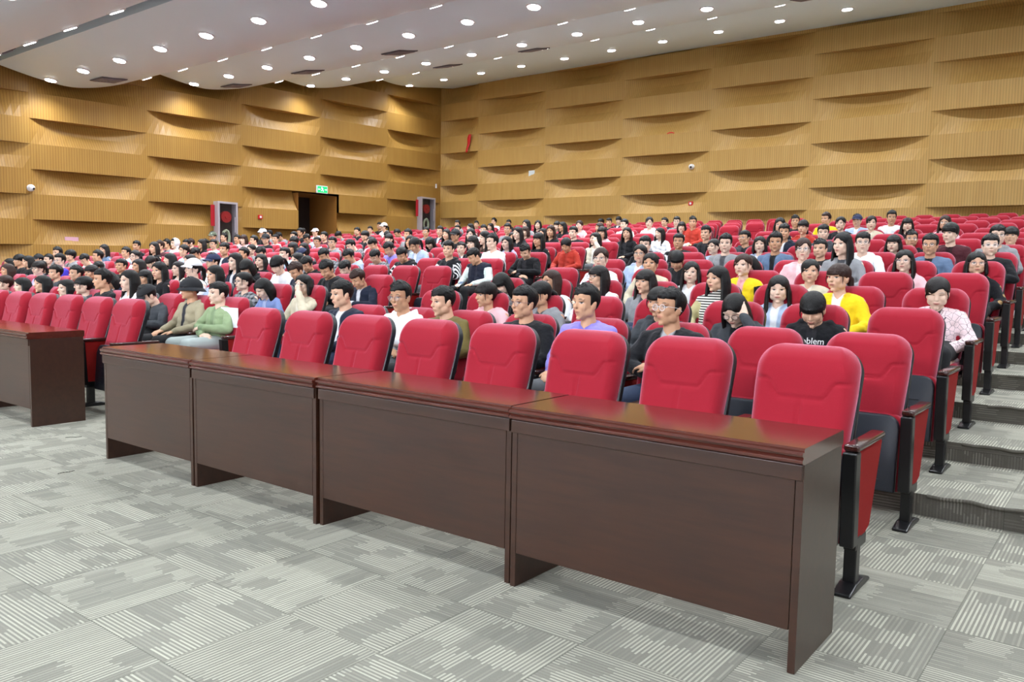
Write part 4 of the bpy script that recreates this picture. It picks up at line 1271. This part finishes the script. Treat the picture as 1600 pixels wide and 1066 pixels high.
CAPCOL = {'C': '#15171C', 'V': '#E9EAEC', 'N': '#232C4E', 'A': '#6C7362', 'H': '#16181E', 'W': '#E9EAEC'}
CAPW = {'C': 'black cap', 'V': 'white cap', 'N': 'navy cap', 'A': 'camouflage cap', 'H': 'black bucket hat', 'W': 'white hood'}
HAIRW = {'S': 'short black hair', 'L': 'long straight hair', 'B': 'bobbed hair', 'P': 'tied-back hair'}
SPECIAL = {}
pidx = 0
for (r, i), (dx, dz, hs, code, opt) in PPL.items():
    pidx += 1; rr = np.random.RandomState(r*101+i*7)
    male = hs in 'SCNAW' or (hs == 'H') or (hs == 'V' and rr.rand() < .5)
    down = 'd' in opt
    pose = 'face' if 'f' in opt else ('cross' if (male and rr.rand() < .35) else 'lap')
    pitch = .55 if down else (-.06 if (r, i) in ((2, 2), (2, 11), (4, 5)) else (.10 if rr.rand() < .5 else 0.))
    yaw = float(rr.choice([0., .28, .28, -.15])) if not down else float(rr.choice([0., .2]))
    if (r <= 3 and i < 9) or (r, i) == (4, 0): yaw = {(2, 2): -.35, (2, 3): -.25, (2, 4): -.25, (2, 5): -.30, (2, 6): .15, (2, 7): -.25, (4, 0): .15, (3, 1): .1, (3, 2): .05, (3, 3): .0, (3, 5): -.3, (3, 6): -.35}.get((r, i), 0.)
    if r == 2 and i > 9: yaw = -.15
    if (r, i) in ((4, 1), (4, 3), (4, 5), (4, 6)): yaw = -.3
    pitch = .30 if (r, i) == (4, 0) else pitch
    sc = 1.0
    if r > 4 or i > 12:
        yaw = .28 if yaw > .1 else (-.3 if rr.rand() < .3 else 0.); pitch = .55 if down else 0.
        if pose == 'face' and r > 9: pose = 'lap'
    cw = TOPS[code][1]
    hw = CAPW[hs] if hs in CAPW else HAIRW[hs]
    gl = ', glasses' if 'g' in opt else ''
    lb = 'person in %s with %s%s, %s row, %s' % (cw, hw, gl, ORD[r], seat_where(r, i))
    wds = lb.split()
    if len(wds) > 16: lb = lb.replace(', glasses', ''); wds = lb.split()
    if len(wds) > 16: lb = lb.replace('person in ', 'person, ').replace(' with '+hw, '')
    o = empty('person', lb, 'person', (seat_x(i, r)+dx, ROWY[r], ROWZ[r]), 0, 'students seated in the hall')
    skin = SKINS[int(rr.choice([0, 0, 1, 1, 2, 3])) if male else int(rr.choice([0, 2, 2, 1]))]
    if pitch not in (0., .55): pitch = {True: pitch}[True]
    s_ = max(.95, min(1.06, (1.09+dz-.46)/(1.09-.46))); drop = dz-(s_-1)*(1.09-.46)   # stature: part scale, part slouch
    ADJ = Matrix.Translation((0, 0, .46+drop)) @ Matrix.Diagonal((1, 1, s_, 1)) @ Matrix.Translation((0, 0, -.46))
    me = body_mesh(pose, pitch, yaw, male, r <= 4 and (i < 8 or r <= 3 and i < 13)); bd = link('body', me, o, skin, objlink=True)
    style = {'rd': 'hood', 'kh': 'hood', 'gn': 'collar', 'bj': 'collar', 'pj': 'collar', 'ye': 'collar', 'cr': 'collar', 'ts': 'turtle', 'dn': 'collar', 'pu': 'collar', 'dg': 'hood'}.get(code) or str(rr.choice(['hood', 'crew', 'collar']))
    if (r, i) in ((2, 6), (3, 6), (3, 5), (3, 1), (7, 2), (4, 10)): style = 'hood'
    if code == 'be' and r == 3: style = 'crew'
    tp = link('hoodie' if style == 'hood' else 'jacket' if code not in ('wh', 'be', 'gn', 'st', 'vi') else 'shirt', top_mesh(pose, style, male), o, top_mat(code), objlink=True)
    # torso stays with the seat; small height differences between people
    for q in (bd, tp): q.matrix_basis = ADJ
    lg = link('trousers', LEG_M, o, M_PALETR if (r, i) == (2, 10) else TROUSERS[rr.randint(3)], objlink=True)
    for sx in (-1, 1):
        q = link('shoe', SHOE_M, o, M_SHOE if (r+i) % 3 else M_SHOEW, objlink=True); q.location = (sx*.121, 0, 0)
    hm = head_matrix(pitch, yaw)
    def hpart(nm, me_, mt, par=None):
        q = link(nm, me_, o, mt, objlink=True); q.matrix_basis = ADJ @ hm; return q
    hm_mat = H_BROWN if code in ('ye', 'pk', 'br') and r in (4, 12, 11) or rr.rand() < .08 else (H_DARK if not male and rr.rand() < .4 else H_BLACK)
    if hs == 'S': hpart('hair', hair_mesh('bowl' if (r, i) == (7, 12) or rr.rand() < .06 else 'S', int(rr.randint(4))), hm_mat)
    elif hs in 'LBP':
        v = int(rr.randint(3))
        if (r, i) in ((3, 1), (3, 3)): v = 1
        hpart('hair', hair_mesh(hs, v), hm_mat)
    else:
        if hs == 'V' and not male: hpart('hair', hair_mesh('P', 0), hm_mat)
        else: hpart('hair', hair_mesh('S', 0), hm_mat)
        cm = plain('cap_'+hs, CAPCOL[hs], .8, vary=.05) if hs != 'A' else cloth_mat('cap_camo', '#5E6656', pat='camo')
        if hs == 'H': q = hpart('bucket_hat', CAPS['bcrown'], cm); b2 = link('brim', CAPS['brim'], q, cm, objlink=True)
        elif hs == 'W': hpart('hood', CAPS['hood'], cm)
        else: q = hpart('cap', CAPS['crown'], cm); b2 = link('visor', CAPS['visor'], q, cm, objlink=True)
    if 'g' in opt:
        q = hpart('glasses', GLASS_ME, M_FWHITE if (r, i) in ((7, 0), (2, 2)) else GL_MATS[rr.randint(3)]); link('lens', LENS2_ME, q, M_CLEAR, objlink=True)
    if down and pose == 'lap' and rr.rand() < .6:
        ph = empty('phone', 'phone on the lap of the person, %s row, %s' % (ORD[r], seat_where(r, i)), 'phone', (o.location.x-.02, o.location.y-.575, o.location.z+.625), 0, 'phones held in the audience')
        ph.rotation_euler = (.5, 0, .1); link('case', PHONE_ME, ph, M_PHONE); link('screen', SCREEN_ME, ph, M_SCREEN)
    SPECIAL[(r, i)] = o
# printed letters on two tops
def letters(txt, par, size, loc, rot, mat, name):
    cu = bpy.data.curves.new(name, 'FONT'); cu.body = txt; cu.size = size; cu.extrude = .0012; cu.align_x = 'CENTER'
    t_ = bpy.data.objects.new('tmp', cu); C.objects.link(t_); dg = bpy.context.evaluated_depsgraph_get(); me = bpy.data.meshes.new_from_object(t_.evaluated_get(dg)); bpy.data.objects.remove(t_)
    o = link(name, me, par, mat); o.location = loc; o.rotation_euler = rot
M_PRINT = plain('white_print', '#ECECEC', .6)
if (3, 1) in SPECIAL: letters('problem', SPECIAL[(3, 1)], .062, (0, -.318, .735), (PI/2-.18, 0, 0), M_PRINT, 'printed_letters')
# ------------------------------------------------------------------ fittings on the walls
M_SILVER = plain('brushed_frame', '#B9B4BE', .35, metal=.3); M_RGLASS = plain('cabinet_back', '#2A0C0E', .6); M_HOSE = plain('hose_canvas', '#B9C2A6', .8, vary=.2, vscale=20)
M_REEL = plain('reel_red', '#A81A1E', .4); M_WHITEP = plain('white_plastic', '#E6E6EA', .4)
def pane_mat():
    mt, t, b = nt('cabinet_glass'); b.inputs['Base Color'].default_value = (.05, .05, .05, 1); b.inputs['Alpha'].default_value = .10; b.inputs['Roughness'].default_value = .05; return mt
M_PANE = pane_mat()
def fire_cabinet(y0, y1, zb, zt, label, side):
    W = y1-y0; H = zt-zb
    o = empty('fire_hose_cabinet', label, 'fire cabinet', (XL+.03, (y0+y1)/2, zb), 0)
    bm = bmesh.new(); add_box(bm, (.02, 0, H/2), (.02, W-.04, H-.04)); link('back_panel', bm_mesh('back_panel', bm), o, M_RGLASS)
    bm = bmesh.new()
    for sy in (-1, 1): add_box(bm, (.14, sy*(W/2-.03), H/2), (.24, .06, H), .004)
    for z in (.03, H-.03): add_box(bm, (.14, 0, z), (.24, W-.12, .06), .004)
    link('frame', bm_mesh('frame', bm), o, M_SILVER)
    bm = bmesh.new(); add_box(bm, (.25, 0, H/2), (.006, W-.12, H-.12)); link('glass_pane', bm_mesh('glass_pane', bm), o, M_PANE)
    bm = bmesh.new(); add_cyl(bm, (.12, 0, H*.80), .17, .10, 28, rot=RY(PI/2)); add_cyl(bm, (.18, 0, H*.80), .05, .05, 20, rot=RY(PI/2)); link('hose_reel', bm_mesh('hose_reel', bm, False), o, M_REEL)
    b = Blob()
    pts = [(.13+.02*math.sin(k*.9), (.13-.003*(k % 7))*math.cos(k*.55), H*.52+(.24-.004*(k % 9))*math.sin(k*.55)) for k in range(38)]
    b.chain(pts, [.032]*len(pts), n=8); link('hose_coil', b.fuse('hose_coil', .014, 1), o, M_HOSE)
    bm = bmesh.new(); add_cyl(bm, (.13, -.06, H*.20), .07, .40, 20); add_cyl(bm, (.13, -.06, H*.20+.23), .025, .07, 12); add_cyl(bm, (.13, .10, H*.20), .065, .38, 20); link('extinguisher', bm_mesh('extinguisher', bm, True), o, M_REEL)
    bm = bmesh.new(); add_box(bm, (.262, W/2-.10, H*.70), (.02, .03, .46), .004); link('door_handle', bm_mesh('door_handle', bm), o, M_SILVER)
    bm = bmesh.new(); add_box(bm, (.10, -W/2-.075, H-.42), (.012, .13, .62), .002); link('side_sign', bm_mesh('side_sign', bm), o, plain('sign_red', '#B01020', .5))
    return o
fire_cabinet(13.88, 14.55, 1.0, 3.22, 'silver framed glass fire cabinet on the left wall left of the doorway', -1)
fire_cabinet(22.45, 23.22, 1.9, 4.05, 'silver framed glass fire cabinet by the corner of the walls', -1)

# green exit sign above the doorway
o = empty('exit_sign', 'green lit exit sign above the dark doorway', 'exit sign', (XL+.06, 17.92, 3.80))
bm = bmesh.new(); add_box(bm, (0, 0, .12), (.05, .46, .25), .006); link('housing', bm_mesh('housing', bm), o, M_WHITEP)
bm = bmesh.new(); add_box(bm, (.029, 0, .12), (.006, .40, .20)); link('lit_face', bm_mesh('lit_face', bm), o, plain('exit_green', '#0A7A40', .4, emit='#18C46A', es=1.6))
bm = bmesh.new()
F_ = .034
add_cyl(bm, (F_, -.028, .185), .014, .006, 14, rot=RY(PI/2))
for (ya, za, yb_, zb_, wd) in ((-.02, .17, .0, .12, .024), (0, .12, .035, .09, .016), (.035, .09, .03, .05, .014), (0, .12, -.03, .08, .016), (-.03, .08, -.065, .075, .013), (-.015, .16, .03, .145, .011), (-.02, .16, -.055, .135, .011)):
    L_ = math.hypot(yb_-ya, zb_-za); add_box(bm, (F_, (ya+yb_)/2, (za+zb_)/2), (.006, L_, wd), rot=RX(math.atan2(zb_-za, yb_-ya)))
add_box(bm, (F_, .13, .12), (.006, .07, .016)); add_box(bm, (F_, .16, .128), (.006, .03, .012), rot=RX(-.8)); add_box(bm, (F_, .16, .112), (.006, .03, .012), rot=RX(.8))
add_box(bm, (F_, -.13, .12), (.006, .07, .016)); add_box(bm, (F_, -.16, .128), (.006, .03, .012), rot=RX(.8)); add_box(bm, (F_, -.16, .112), (.006, .03, .012), rot=RX(-.8))
link('pictogram', bm_mesh('pictogram', bm), o, plain('exit_white', '#E9FFF2', .4, emit='#E9FFF2', es=1.5))

def dome_camera(loc, rz, label):
    o = empty('security_camera', label, 'security camera', loc, rz)
    bm = bmesh.new(); add_cyl(bm, (0, -.03, 0), .085, .06, 24, rot=RX(PI/2)); link('base', bm_mesh('base', bm, False), o, M_WHITEP)
    me = mesh_np('dome', *sphere_pts((0, -.09, 0), .075, 12)); link('dome', me, o, M_WHITEP)
    me = mesh_np('lens_window', *sphere_pts((.02, -.145, -.02), .032, 10)); link('lens_window', me, o, plain('cam_dark', '#141216', .15))
dome_camera((XL+band_depth(8.87, 3.16, *LW), 8.87, 3.16), PI/2, 'white dome camera on the left wall near the picture edge')
dome_camera((-11.40, YB-band_depth(-11.4, 4.66, *BW), 4.66), 0, 'white dome camera on the back wall above the red alarm')
def alarm(loc, rz, label):
    o = empty('fire_alarm', label, 'fire alarm', loc, rz)
    bm = bmesh.new(); add_box(bm, (0, -.02, 0), (.15, .04, .13), .01, 3); link('case', bm_mesh('case', bm), o, plain('alarm_red', '#C01A20', .35))
    bm = bmesh.new(); add_cyl(bm, (0, -.045, 0), .035, .014, 20, rot=RX(PI/2)); link('button', bm_mesh('button', bm), o, M_WHITEP)
alarm((-11.42, YB-band_depth(-11.42, 3.53, *BW), 3.53), 0, 'red fire alarm box low on the back wall')
alarm((XL+band_depth(15.5, 2.86, *LW), 15.5, 2.86), PI/2, 'red fire alarm box on the left wall between cabinet and doorway')
# switch plate, pink notice, ribbon, tape
bm = bmesh.new(); add_box(bm, (0, 0, 0), (.26, .014, .26), .004); o = link('wall_plate', bm_mesh('wall_plate', bm), None, plain('plate_white', '#D4DCDC', .4)); o.location = (-17.66, YB-.01-band_depth(-17.66, 4.8, *BW), 4.80); tag(o, 'pale square plate on the back wall right of the red ribbon', 'wall plate')
bm = bmesh.new(); add_box(bm, (0, 0, 0), (.014, .34, .13), .003); o = link('notice_plate', bm_mesh('notice_plate', bm), None, plain('plate_pink', '#D9A9BC', .5)); o.location = (XL+.01+band_depth(9.86, 1.93, *LW), 9.86, 1.93); tag(o, 'small pink notice plate low on the left wall', 'notice plate')
bm = bmesh.new(); add_box(bm, (0, 0, 0), (.012, .29, .018)); 
V = []; Fq = []
for k in range(13):
    t_ = k/12; V += [(-20.42-.16*t_-.05-.02*math.sin(5*t_), YB-.11-.03*math.sin(9*t_), 6.42-.66*t_), (-20.42-.16*t_+.09*(1-.4*t_), YB-.115-.02*math.cos(7*t_), 6.40-.66*t_)]
    if k: Fq.append((2*k-2, 2*k-1, 2*k+1, 2*k))
bm.free(); me = mesh_np('ribbon', V, Fq); o = link('red_ribbon', me, None, plain('ribbon_red', '#D02020', .6)); md = o.modifiers.new('s', 'SOLIDIFY'); md.thickness = .006
tag(o, 'torn red ribbon hanging on the back wall near the corner', 'ribbon')
V = []; Fq = []
for k in range(9):
    t_ = k/8; V += [(-12.28+.27*t_, YB-.012, 5.75+.04*math.sin(PI*t_)), (-12.28+.27*t_, YB-.012, 5.72+.035*math.sin(PI*t_))]
    if k: Fq.append((2*k-2, 2*k-1, 2*k+1, 2*k))
o = link('tape_scrap', mesh_np('tape', V, Fq), None, MATS['ribbon_red']); md = o.modifiers.new('s', 'SOLIDIFY'); md.thickness = .004; tag(o, 'short scrap of orange-red tape stuck high on the back wall', 'tape')
for (x, y, z, lb) in ((-21.95, YB-.3, 4.55, 'tiny white sensor in the corner of the two walls'),):
    bm = bmesh.new(); add_box(bm, (0, 0, 0), (.05, .05, .16), .008); o = link('wall_sensor', bm_mesh('wall_sensor', bm), None, M_WHITEP); o.location = (x, y, z); tag(o, lb, 'sensor')
# litter on the carpet
for (x, y, rz, lb) in ((-6.34, 2.80, .9, 'dark thread on the carpet in the gap between the desk groups'), (-5.29, 2.29, 1.5, 'dark thread on the carpet nearer the camera')):
    b = Blob(); b.chain([(-.05, 0, .003), (-.02, .012, .004), (.02, .004, .003), (.055, .02, .003)], [.0018]*4, n=5)
    me = bpy.data.meshes.new('thread'); me.from_pydata(b.V, [], b.F); o = link('thread_scrap', me, None, plain('thread', '#1E1C1C', .8)); o.location = (x, y, 0); o.rotation_euler = (0, 0, rz); tag(o, lb, 'thread')
# small white scuff sticker on the end panel of the far desk group
